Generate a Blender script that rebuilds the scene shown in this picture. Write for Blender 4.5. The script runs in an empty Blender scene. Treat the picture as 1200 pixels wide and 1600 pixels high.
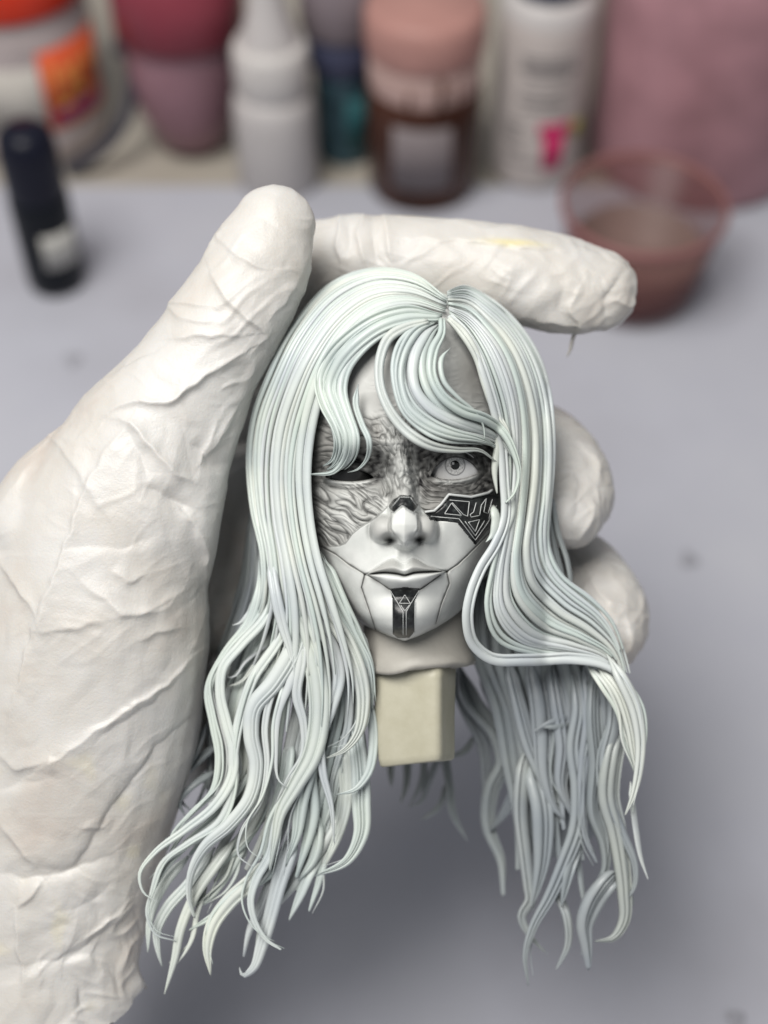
import bpy, math, random
import numpy as np
from mathutils import Vector
random.seed(7); RNG = np.random.default_rng(7)
SC = bpy.context.scene
COL = SC.collection

# ------------------------------------------------------------------ camera
PITCH = math.radians(50.0)
VFOV = math.radians(40.0)
CAM = np.array([0.0, 0.0, 0.45])
FW = np.array([0.0, math.cos(PITCH), -math.sin(PITCH)])
UPV = np.array([0.0, math.sin(PITCH), math.cos(PITCH)])
RT = np.array([1.0, 0.0, 0.0])
FPX = 800.0 / math.tan(VFOV / 2)          # focal length in photo pixels
DIST = 0.34                                # metres to the head's silhouette plane
U = DIST / FPX                             # metres per unit of the modelling space
cam = bpy.data.cameras.new('camera')
cam.sensor_fit = 'VERTICAL'; cam.sensor_height = 36.0; cam.sensor_width = 27.0
cam.lens = 18.0 / math.tan(VFOV / 2)
cam.clip_start = 0.01; cam.clip_end = 50.0
cam.dof.use_dof = True
cam.dof.focus_distance = DIST - 132 * U
cam.dof.aperture_fstop = 5.5
co = bpy.data.objects.new('camera', cam); COL.objects.link(co)
co.location = CAM; co.rotation_euler = (math.pi / 2 - PITCH, 0, 0)
SC.camera = co

# ------------------------------------------------------------------ light
w = bpy.data.worlds.new('World'); SC.world = w; w.use_nodes = True
bg = w.node_tree.nodes['Background']
bg.inputs[0].default_value = (0.93, 0.96, 1.0, 1); bg.inputs[1].default_value = 0.24
def area(name, loc, target, sx, sy, power, col):
    l = bpy.data.lights.new(name, 'AREA'); l.shape = 'RECTANGLE'; l.size = sx; l.size_y = sy
    l.energy = power; l.color = col
    o = bpy.data.objects.new(name, l); COL.objects.link(o); o.location = loc
    o.rotation_euler = (Vector(target) - Vector(loc)).to_track_quat('-Z', 'Y').to_euler()
    return o
area('ceiling_lamp', (-0.29, 0.10, 1.14), (0.0, 0.24, 0.15), 0.62, 0.48, 12.4, (1.0, 0.97, 0.93))
SC.view_settings.view_transform = 'Standard'
SC.view_settings.look = 'None'
SC.view_settings.exposure = 0.1
SC.view_settings.gamma = 1.0
SC.cycles.use_denoising = True
SC.cycles.max_bounces = 8
SC.cycles.diffuse_bounces = 1

# ------------------------------------------------------------------ helpers
def unproj(P):
    """modelling space (photo px right, px down, units toward the viewer) to metres"""
    P = np.asarray(P, float)
    dep = DIST - P[..., 2] * U
    return (CAM + dep[..., None] * (FW + ((P[..., 0] - 600) / FPX)[..., None] * RT
                                    - ((P[..., 1] - 800) / FPX)[..., None] * UPV))
def table_pt(px, py, z=0.0):
    r = FW + (px - 600) / FPX * RT - (py - 800) / FPX * UPV
    return CAM + r * ((z - CAM[2]) / r[2])
def depth_of(p): return float(np.dot(np.asarray(p) - CAM, FW))
def height_at(q, py):
    k = (800 - py) / FPX
    v0 = np.array([q[0], q[1], 0]) - CAM
    a, b = np.dot(v0, UPV), np.dot(v0, FW)
    return (k * b - a) / (UPV[2] - k * FW[2])

def empty(name, loc, label=None, cat=None, group=None):
    o = bpy.data.objects.new(name, None); COL.objects.link(o); o.location = loc
    o.empty_display_size = 0.01
    tag(o, label, cat, group); return o
def tag(o, label=None, cat=None, group=None, kind=None):
    if label: o['label'] = label
    if cat: o['category'] = cat
    if group: o['group'] = group
    if kind: o['kind'] = kind
    return o
def root_loc(o):
    l = np.zeros(3)
    while o is not None:
        l += np.array(o.location); o = o.parent
    return l
def build(name, verts, faces, mat, parent=None, smooth=True, attrs=None):
    """verts in world metres; faces: (n,4) / (n,3) array or list of them"""
    verts = np.asarray(verts, np.float64).reshape(-1, 3)
    if parent is not None: verts = verts - root_loc(parent)
    me = bpy.data.meshes.new(name)
    groups = faces if isinstance(faces, list) else [faces]
    groups = [np.asarray(g, np.int32) for g in groups if len(g)]
    idx = np.concatenate([g.ravel() for g in groups])
    tot = np.concatenate([np.full(len(g), g.shape[1], np.int32) for g in groups])
    st = np.concatenate([[0], np.cumsum(tot)[:-1]]).astype(np.int32)
    me.vertices.add(len(verts)); me.vertices.foreach_set('co', verts.astype(np.float32).ravel())
    me.loops.add(len(idx)); me.loops.foreach_set('vertex_index', idx)
    me.polygons.add(len(tot)); me.polygons.foreach_set('loop_start', st)
    me.polygons.foreach_set('loop_total', tot)
    me.update(calc_edges=True); me.validate()
    if attrs:
        for k, v in attrs.items():
            a = me.attributes.new(k, 'FLOAT', 'POINT'); a.data.foreach_set('value', np.asarray(v, np.float32))
    me.polygons.foreach_set('use_smooth', [smooth] * len(me.polygons))
    me.materials.append(mat)
    o = bpy.data.objects.new(name, me); COL.objects.link(o)
    if parent is not None: o.parent = parent
    return o
def gridfaces(nr, nc, wrap=False):
    i = np.arange(nr - 1)[:, None]; j = np.arange(nc if wrap else nc - 1)[None, :]
    j2 = (j + 1) % nc
    a = i * nc + j; b = i * nc + j2; c = (i + 1) * nc + j2; d = (i + 1) * nc + j
    return np.stack([a, b, c, d], -1).reshape(-1, 4)
def sstep(a, b, x):
    t = np.clip((np.asarray(x, float) - a) / (b - a), 0, 1); return t * t * (3 - 2 * t)
def cr(xs, ys, x):
    """smooth cubic through control values"""
    xs = np.asarray(xs, float); ys = np.asarray(ys, float)
    m = np.gradient(ys, xs)
    x = np.clip(x, xs[0], xs[-1]); i = np.clip(np.searchsorted(xs, x) - 1, 0, len(xs) - 2)
    h = xs[i + 1] - xs[i]; t = (x - xs[i]) / h
    return ((2*t**3 - 3*t**2 + 1) * ys[i] + (t**3 - 2*t**2 + t) * h * m[i]
            + (-2*t**3 + 3*t**2) * ys[i + 1] + (t**3 - t**2) * h * m[i + 1])
def spline(pts, n):
    """resample a polyline of control points as a smooth curve of n points"""
    p = np.asarray(pts, float)
    if len(p) == 2: p = np.array([p[0], (p[0] + p[1]) / 2, p[1]])
    s = np.concatenate([[0], np.cumsum(np.maximum(np.linalg.norm(np.diff(p[:, :2], axis=0), axis=1), 1e-3) ** 0.8)])
    t = np.linspace(0, s[-1], n * 3)
    q = np.stack([cr(s, p[:, k], t) for k in range(p.shape[1])], 1)
    L = np.concatenate([[0], np.cumsum(np.linalg.norm(np.diff(q[:, :3], axis=0), axis=1))])
    tt = np.linspace(0, L[-1], n)
    return np.stack([np.interp(tt, L, q[:, k]) for k in range(q.shape[1])], 1)
# gradient noise
_perm = np.random.default_rng(3).permutation(256); _perm = np.concatenate([_perm, _perm, _perm])
_g2 = np.stack([np.cos(np.arange(256) * 2.399), np.sin(np.arange(256) * 2.399)], 1)
def n2(x, y, seed=0):
    x = np.asarray(x, float) + seed * 17.31; y = np.asarray(y, float) + seed * 9.77
    xi = np.floor(x).astype(int); yi = np.floor(y).astype(int); xf = x - xi; yf = y - yi
    u = xf**3 * (xf * (xf * 6 - 15) + 10); v = yf**3 * (yf * (yf * 6 - 15) + 10)
    def g(ix, iy, dx, dy):
        h = _perm[_perm[ix & 255] + (iy & 255)]; gg = _g2[h]
        return gg[..., 0] * dx + gg[..., 1] * dy
    a = g(xi, yi, xf, yf); b = g(xi + 1, yi, xf - 1, yf)
    c = g(xi, yi + 1, xf, yf - 1); d = g(xi + 1, yi + 1, xf - 1, yf - 1)
    return 1.5 * ((a * (1 - u) + b * u) * (1 - v) + (c * (1 - u) + d * u) * v)
_g3 = RNG.normal(size=(256, 3)); _g3 /= np.linalg.norm(_g3, axis=1)[:, None]
def n3(p, seed=0):
    p = np.asarray(p, float) + seed * 13.7
    pi = np.floor(p).astype(int); pf = p - pi
    f = pf**3 * (pf * (pf * 6 - 15) + 10)
    out = 0
    for dx in (0, 1):
        for dy in (0, 1):
            for dz in (0, 1):
                h = _perm[_perm[_perm[(pi[:, 0] + dx) & 255] + ((pi[:, 1] + dy) & 255)] + ((pi[:, 2] + dz) & 255)]
                gg = _g3[h]
                dot = gg[:, 0] * (pf[:, 0] - dx) + gg[:, 1] * (pf[:, 1] - dy) + gg[:, 2] * (pf[:, 2] - dz)
                wgt = ((f[:, 0] if dx else 1 - f[:, 0]) * (f[:, 1] if dy else 1 - f[:, 1]) * (f[:, 2] if dz else 1 - f[:, 2]))
                out = out + wgt * dot
    return 1.6 * out

# ------------------------------------------------------------------ materials
def mat(name, col, rough=0.5, spec=0.5, **kw):
    m = bpy.data.materials.new(name); m.use_nodes = True
    b = m.node_tree.nodes['Principled BSDF']
    b.inputs['Base Color'].default_value = (*col, 1)
    b.inputs['Roughness'].default_value = rough
    b.inputs['Specular IOR Level'].default_value = spec
    for k, v in kw.items(): b.inputs[k.replace('_', ' ')].default_value = v
    return m
def nodes(m): return m.node_tree.nodes, m.node_tree.links, m.node_tree.nodes['Principled BSDF']
def noise_node(m, scale, detail=4, rough=0.55, coord='Object'):
    N, L, b = nodes(m)
    tc = N.new('ShaderNodeTexCoord'); nz = N.new('ShaderNodeTexNoise')
    nz.inputs['Scale'].default_value = scale; nz.inputs['Detail'].default_value = detail
    nz.inputs['Roughness'].default_value = rough
    L.new(tc.outputs[coord], nz.inputs['Vector']); return nz
def ramp(m, src, stops):
    N, L, b = nodes(m); r = N.new('ShaderNodeValToRGB')
    while len(r.color_ramp.elements) < len(stops): r.color_ramp.elements.new(0.5)
    for e, (p, c) in zip(r.color_ramp.elements, stops): e.position = p; e.color = (*c, 1)
    L.new(src, r.inputs['Fac']); return r
def add_bump(m, src, strength, dist):
    N, L, b = nodes(m); bp = N.new('ShaderNodeBump')
    bp.inputs['Strength'].default_value = strength; bp.inputs['Distance'].default_value = dist
    L.new(src, bp.inputs['Height']); L.new(bp.outputs['Normal'], b.inputs['Normal']); return bp
def mixc(m, fac, a, b_):
    N, L, b = nodes(m); x = N.new('ShaderNodeMix'); x.data_type = 'RGBA'
    if isinstance(fac, (int, float)): x.inputs['Factor'].default_value = fac
    else: L.new(fac, x.inputs['Factor'])
    for sock, v in ((x.inputs[6], a), (x.inputs[7], b_)):
        if isinstance(v, tuple): sock.default_value = (*v, 1)
        else: L.new(v, sock)
    return x.outputs[2]
def attr(m, name):
    N, L, b = nodes(m); a = N.new('ShaderNodeAttribute'); a.attribute_name = name; return a

def hair_material(name, stops):
    m = mat(name, (0.6, 0.66, 0.63), 0.36, 0.5)
    N, L, b = nodes(m)
    oi = N.new('ShaderNodeObjectInfo')
    r = ramp(m, oi.outputs['Random'], stops)
    nz = noise_node(m, 55, 3)
    rn = ramp(m, nz.outputs['Fac'], [(0.35, (0.86, 0.88, 0.9)), (0.65, (1.05, 1.05, 1.0))])
    mu = N.new('ShaderNodeMix'); mu.data_type = 'RGBA'; mu.blend_type = 'MULTIPLY'; mu.inputs['Factor'].default_value = 1
    L.new(r.outputs[0], mu.inputs[6]); L.new(rn.outputs[0], mu.inputs[7])
    L.new(mu.outputs[2], b.inputs['Base Color'])
    g = noise_node(m, 3800, 2)
    add_bump(m, g.outputs['Fac'], 0.22, 0.00012)
    return m
M_HAIR = hair_material('mint_hair_paint', [(0.0, (0.59, 0.66, 0.635)), (0.35, (0.66, 0.715, 0.695)), (0.6, (0.64, 0.675, 0.695)), (0.8, (0.68, 0.715, 0.675)), (1.0, (0.605, 0.68, 0.65))])
M_BACKHAIR = hair_material('grey_back_hair', [(0.0, (0.29, 0.32, 0.335)), (0.4, (0.36, 0.395, 0.41)), (0.7, (0.33, 0.36, 0.395)), (1.0, (0.42, 0.45, 0.44))])  # darker, greyer version of the hair material for the back locks

# face paint: white primer with a dark wash worked into the sculpted wrinkles
M_FACE = mat('face_paint', (0.7, 0.72, 0.7), 0.46, 0.4)
def _face():
    N, L, b = nodes(M_FACE)
    wa = attr(M_FACE, 'wash'); du = attr(M_FACE, 'dust')
    nz = noise_node(M_FACE, 260, 5, 0.6)
    base = ramp(M_FACE, nz.outputs['Fac'], [(0.3, (0.70, 0.725, 0.70)), (0.7, (0.80, 0.815, 0.79))])
    skin = mixc(M_FACE, du.outputs['Fac'], base.outputs[0], (0.20, 0.19, 0.175))
    nz2 = noise_node(M_FACE, 900, 3, 0.6)
    ma = N.new('ShaderNodeMath'); ma.operation = 'MULTIPLY_ADD'
    L.new(nz2.outputs['Fac'], ma.inputs[0]); ma.inputs[1].default_value = 0.5; ma.inputs[2].default_value = -0.25
    ad = N.new('ShaderNodeMath'); ad.operation = 'ADD'; ad.use_clamp = True
    mm = N.new('ShaderNodeMath'); mm.operation = 'MULTIPLY'
    L.new(ma.outputs[0], mm.inputs[0]); L.new(wa.outputs['Fac'], mm.inputs[1])
    L.new(mm.outputs[0], ad.inputs[0]); L.new(wa.outputs['Fac'], ad.inputs[1])
    fin = mixc(M_FACE, ad.outputs[0], skin, (0.012, 0.011, 0.012))
    L.new(fin, b.inputs['Base Color'])
    g = noise_node(M_FACE, 3000, 2)
    add_bump(M_FACE, g.outputs['Fac'], 0.15, 0.0001)
_face()
M_BLACK = mat('black_enamel', (0.012, 0.012, 0.013), 0.32, 0.5)
def _bk():
    nz = noise_node(M_BLACK, 700, 5, 0.7)
    r = ramp(M_BLACK, nz.outputs['Fac'], [(0.45, (0.008, 0.009, 0.010)), (0.62, (0.03, 0.034, 0.034)), (0.74, (0.14, 0.16, 0.155))])
    nodes(M_BLACK)[1].new(r.outputs[0], nodes(M_BLACK)[2].inputs['Base Color'])
    add_bump(M_BLACK, nz.outputs['Fac'], 0.3, 0.0002)
_bk()
M_LINE = mat('silver_line_paint', (0.62, 0.64, 0.63), 0.4)
M_EYE = mat('eye_white', (0.86, 0.86, 0.85), 0.2, 0.6)
M_IRIS = mat('iris_paint', (0.6, 0.6, 0.58), 0.25, 0.6)
def _iris():
    nz = noise_node(M_IRIS, 2600, 3, 0.7)
    r = ramp(M_IRIS, nz.outputs['Fac'], [(0.36, (0.50, 0.50, 0.49)), (0.58, (0.92, 0.92, 0.90))])
    nodes(M_IRIS)[1].new(r.outputs[0], nodes(M_IRIS)[2].inputs['Base Color'])
_iris()
M_PUPIL = mat('pupil_paint', (0.008, 0.008, 0.008), 0.12, 0.8)
M_DARKEYE = mat('dark_eye_paint', (0.02, 0.02, 0.02), 0.25, 0.6)
M_NECK = mat('cream_resin', (0.50, 0.49, 0.45), 0.5, 0.4)
M_PEG = mat('yellowed_resin', (0.56, 0.54, 0.40), 0.45, 0.4)
def _peg():
    nz = noise_node(M_PEG, 90, 5, 0.6)
    r = ramp(M_PEG, nz.outputs['Fac'], [(0.3, (0.44, 0.42, 0.315)), (0.55, (0.51, 0.49, 0.385)), (0.75, (0.57, 0.55, 0.455))])
    nodes(M_PEG)[1].new(r.outputs[0], nodes(M_PEG)[2].inputs['Base Color'])
    add_bump(M_PEG, nz.outputs['Fac'], 0.2, 0.001)
    nz = noise_node(M_NECK, 120, 5, 0.6)
    r = ramp(M_NECK, nz.outputs['Fac'], [(0.3, (0.38, 0.365, 0.33)), (0.7, (0.47, 0.455, 0.41))])
    nodes(M_NECK)[1].new(r.outputs[0], nodes(M_NECK)[2].inputs['Base Color'])
_peg()
M_GLOVE = mat('white_latex', (0.74, 0.71, 0.67), 0.45, 0.5)
def _gl():
    N, L, b = nodes(M_GLOVE)
    nz = noise_node(M_GLOVE, 28, 4, 0.6)
    r = ramp(M_GLOVE, nz.outputs['Fac'], [(0.3, (0.57, 0.515, 0.465)), (0.44, (0.625, 0.60, 0.56)), (0.56, (0.65, 0.635, 0.61)), (0.72, (0.69, 0.685, 0.665))])
    st = attr(M_GLOVE, 'stain')
    c = mixc(M_GLOVE, st.outputs['Fac'], r.outputs[0], (0.74, 0.66, 0.34))
    L.new(c, b.inputs['Base Color'])
    b.inputs['Subsurface Weight'].default_value = 0.10
    b.inputs['Subsurface Radius'].default_value = (1.0, 0.7, 0.5)
    b.inputs['Subsurface Scale'].default_value = 0.002
    g = noise_node(M_GLOVE, 1500, 3, 0.65)
    add_bump(M_GLOVE, g.outputs['Fac'], 0.28, 0.0004)
_gl()
M_SKIN = mat('skin', (0.55, 0.33, 0.26), 0.5, 0.4)

# ------------------------------------------------------------------ table and mat
def sheet(name, x0, x1, y0, y1, z, m):
    return build(name, [(x0, y0, z), (x1, y0, z), (x1, y1, z), (x0, y1, z)], np.array([[0, 1, 2, 3]]), m, smooth=False)
M_TABLE = mat('beige_table_top', (0.42, 0.38, 0.32), 0.6)
def _t():
    nz = noise_node(M_TABLE, 6, 5)
    r = ramp(M_TABLE, nz.outputs['Fac'], [(0.3, (0.38, 0.34, 0.29)), (0.7, (0.47, 0.43, 0.37))])
    nodes(M_TABLE)[1].new(r.outputs[0], nodes(M_TABLE)[2].inputs['Base Color'])
_t()
M_MAT = mat('grey_paper', (0.31, 0.31, 0.345), 0.8, 0.15)
def _m():
    nz = noise_node(M_MAT, 9, 5)
    r = ramp(M_MAT, nz.outputs['Fac'], [(0.3, (0.42, 0.42, 0.465)), (0.5, (0.475, 0.48, 0.535)), (0.72, (0.51, 0.515, 0.56))])
    nodes(M_MAT)[1].new(r.outputs[0], nodes(M_MAT)[2].inputs['Base Color'])
_m()
yedge = table_pt(600, 296)[1]
t = sheet('table', -1.6, 1.6, -0.6, 1.7, 0.0, M_TABLE); tag(t, kind='structure')
p = sheet('paper_mat', -0.62, 0.62, -0.30, yedge, 0.002, M_MAT)
tag(p, 'large pale grey work paper spread over the table', 'paper')
M_SPECK = mat('dried_paint', (0.345, 0.345, 0.38), 0.7, 0.1)
def speck(px, py, rpx, label):
    q = table_pt(px, py, 0.003); r = rpx * depth_of(q) / FPX
    n = 16; a = np.linspace(0, 2 * np.pi, n, endpoint=False)
    rr = r * (1 + 0.25 * np.sin(3 * a + px))
    v = [(q[0] + rr[i] * math.cos(a[i]), q[1] + rr[i] * math.sin(a[i]) * 1.1, 0.0028) for i in range(n)] + [(q[0], q[1], 0.0042)]
    o = build('paint_speck', v, np.array([[i, (i + 1) % n, n] for i in range(n)]), M_SPECK)
    tag(o, label, 'paint spot', 'dried paint spots on the paper')
speck(113, 561, 12, 'dark dried paint spot on paper left of the thumb')
speck(1077, 873, 13, 'dark dried paint spot on paper right of the fingers')
speck(1150, 1592, 14, 'dark dried paint spot in the bottom right corner')

# ------------------------------------------------------------------ face
FX = 632.0
Wy = [415, 440, 470, 520, 600, 700, 800, 850, 874, 895, 925, 945, 969, 986, 996, 1001]
Wv = [50, 84, 110, 138, 160, 166, 158, 145, 135, 126, 108, 95, 73, 46, 22, 5]
Dy = [415, 450, 500, 550, 600, 650, 700, 750, 800, 850, 895, 925, 945, 969, 986, 996, 1001]
Dv = [45, 82, 122, 148, 160, 165, 163, 160, 158, 157, 155, 151, 149, 146, 136, 118, 96]
def gauss(x, y, cx, cy, sx, sy): return np.exp(-((x - cx) / sx) ** 2 / 2 - ((y - cy) / sy) ** 2 / 2)
YBX = [470, 509, 530, 540, 551, 563, 575, 588, 600, 607, 622, 642, 654, 666, 676, 700, 800]
YBY = [858, 855, 853, 849, 834, 824, 817, 808, 797, 790, 777, 777, 790, 803, 812, 814, 816]
def seg_dist(x, y, pts):
    """distance to a polyline, and parameter 0..1 along it"""
    best = np.full(np.shape(x), 1e9); par = np.zeros(np.shape(x)); side = np.ones(np.shape(x))
    pts = np.asarray(pts, float); L = np.linalg.norm(np.diff(pts, axis=0), axis=1); c = np.concatenate([[0], np.cumsum(L)])
    for i in range(len(pts) - 1):
        a = pts[i]; d = pts[i + 1] - a; l2 = d @ d + 1e-9
        t = np.clip(((x - a[0]) * d[0] + (y - a[1]) * d[1]) / l2, 0, 1)
        ex = x - a[0] - t * d[0]; ey = y - a[1] - t * d[1]
        dd = np.hypot(ex, ey); mk = dd < best
        best = np.where(mk, dd, best); par = np.where(mk, (c[i] + t * L[i]) / c[-1], par)
        side = np.where(mk, np.sign(d[0] * ey - d[1] * ex), side)
    return best, par, side
SEAMS = [
    ([(500, 853), (524, 866), (545, 882), (571, 898)], 1.5), ([(698, 893), (715, 882), (732, 866), (748, 850), (764, 834), (778, 815)], 1.5),
    ([(570, 898), (565, 918), (573, 942), (587, 984)], 1.5), ([(698, 893), (702, 912), (690, 942), (681, 974)], 1.5),
    ([(576, 899), (592, 909), (609, 921)], 1.5), ([(688, 898), (673, 909), (656, 921)], 1.5),
]
EYES = [dict(ic=(673, 744), oc=(748, 739), up=27, lo=8, c=(711, 731), r=43),
        dict(ic=(584, 747), oc=(508, 746), up=14, lo=6, c=(546, 738), r=41)]
EYE_D = {}
def face_base(x, y):
    W = cr(Wy, Wv, y); Dp = cr(Dy, Dv, y)
    k = np.clip(np.abs(x - FX) / W, 0, 1)
    d = Dp * np.sqrt(np.clip(1 - k ** 2.25, 0, 1))
    fade = sstep(1.0, 0.72, k)
    f = 0
    # brow, cheeks, muzzle, chin
    f = f + 9 * gauss(x, y, 588, 692, 34, 12) + 9 * gauss(x, y, 682, 690, 34, 12)
    f = f - 24 * gauss(x, y, 545, 732, 38, 23) - 24 * gauss(x, y, 712, 730, 38, 23)
    f = f - 10 * gauss(x, y, 590, 738, 13, 20) - 11 * gauss(x, y, 662, 738, 13, 20)
    f = f + 11 * gauss(x, y, 540, 800, 38, 30) + 12 * gauss(x, y, 725, 800, 38, 28)
    f = f + 13 * gauss(x, y, 633, 888, 48, 36)
    f = f + 16 * gauss(x, y, 632, 966, 34, 22) - 8 * gauss(x, y, 632, 932, 32, 9)
    f = f - 9 * gauss(x, y, 575, 880, 16, 30) - 9 * gauss(x, y, 694, 876, 16, 30)
    # nose: smooth union of balls along the bridge, the tip and the two wings
    d = d + f * fade; f = 0
    b0 = cr(Dy, Dv, np.array([800.0]))[0] + 6
    balls = [(624.0 + 8 * t, 690 + 122 * t, b0 - 6 + 34 * t ** 1.25, 11 + 10 * t ** 1.5) for t in np.linspace(0, 1, 9)]
    balls += [(632, 824, b0 + 31, 26), (602, 827, b0 + 9, 20.5), (662, 826, b0 + 9, 20.5), (632, 838, b0 + 26, 17)]
    acc = np.full(np.shape(d), -1e3)
    for bx, by, bz, br in balls:
        rho = np.hypot(x - bx, y - by)
        top = bz + np.sqrt(np.clip(br * br - rho * rho, 0, None)) - 4.0 * np.clip(rho - br, 0, None)
        acc = np.logaddexp(acc / 2.2, top / 2.2) * 2.2
    d = np.where(acc > d - 60, np.logaddexp(d / 2.4, acc / 2.4) * 2.4, d)
    # faceted nose tip panel
    tipd = np.maximum(np.abs(x - 632) / 20.0, np.maximum((816 - y) / 26.0 + np.abs(x - 632) / 40, (y - 812) / 42.0 + np.abs(x - 632) / 30))
    k_ = sstep(1.02, 0.90, tipd) * 0.55
    d = d * (1 - k_) + k_ * (b0 + 58.5 - 0.62 * np.abs(x - 632) - 0.16 * np.abs(y - 820))
    f = f + 2.0 * sstep(1.04, 0.94, tipd) - 2.0 * np.exp(-((tipd - 1.07) / 0.05) ** 2)
    # nostrils
    f = f - 28 * gauss(x, y, 611, 843, 7.5, 4.6) - 28 * gauss(x, y, 654, 842, 7.5, 4.6)
    f = f - 7 * gauss(x, y, 579, 828, 4, 15) - 7 * gauss(x, y, 684, 826, 4, 15)
    # philtrum and lips
    f = f - 3.5 * gauss(x, y, 632, 865, 6, 9) + 2 * gauss(x, y, 621, 866, 4, 9) + 2 * gauss(x, y, 643, 866, 4, 9)
    ym = cr([560, 571, 602, 622, 632, 646, 670, 698, 710], [899, 898, 895, 897, 899, 895.5, 893.5, 893, 893], x)
    yu = cr([560, 571, 588, 615, 632, 643, 669, 690, 698, 710], [899, 898, 887, 874, 880, 873, 884, 891.5, 893, 893], x)
    yl = cr([560, 574, 585, 609, 632, 656, 680, 696, 710], [899, 899, 905, 919.5, 921, 919.5, 904, 894, 893], x)
    lipx = sstep(568, 582, x) * sstep(701, 688, x)
    tu = np.clip((y - yu) / np.maximum(ym - yu, 1), 0, 1); tl = np.clip((y - ym) / np.maximum(yl - ym, 1), 0, 1)
    inu = (y > yu) & (y <= ym); inl = (y > ym) & (y < yl)
    f = f + lipx * np.where(inu, 16 * np.sin(np.pi * tu ** 1.4) ** 0.8, 0) + lipx * np.where(inl, 18 * np.sin(np.pi * tl ** 0.7) ** 0.8, 0)
    f = f + 2.4 * lipx * np.exp(-((y - yu + 2) / 2.6) ** 2)
    f = f - 7 * sstep(566, 574, x) * sstep(704, 696, x) * np.exp(-np.abs((y - ym) / 2.0) ** 1.6)
    d = d + f * fade
    # proud lower mask
    yb = np.interp(x, YBX, YBY)
    d = d + 4.0 * sstep(-1.0, 2.5, y - yb) * fade
    return d, fade, yb, ym, lipx
def eye_fields(x, y, e):
    (ix, iy), (ox, oy) = e['ic'], e['oc']
    t = (x - ix) / (ox - ix); tc = np.clip(t, 0, 1); q = 4 * tc * (1 - tc)
    mid = iy + (oy - iy) * tc
    up = mid - e['up'] * q ** 0.75 * (1.05 - 0.1 * tc); lo = mid + e['lo'] * q ** 0.9
    inside = np.where((t > 0) & (t < 1), np.minimum(y - up, lo - y), -np.hypot(np.where(t < 0, x - ix, x - ox), y - np.where(t < 0, iy, oy)))
    return t, up, lo, inside
for k, e in enumerate(EYES):
    cx, cy = e['c']
    base = float(face_base(np.array([cx * 1.0]), np.array([cy * 1.0]))[0][0])
    EYE_D[k] = base + 13 - e['r']       # depth of the eyeball centre
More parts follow.
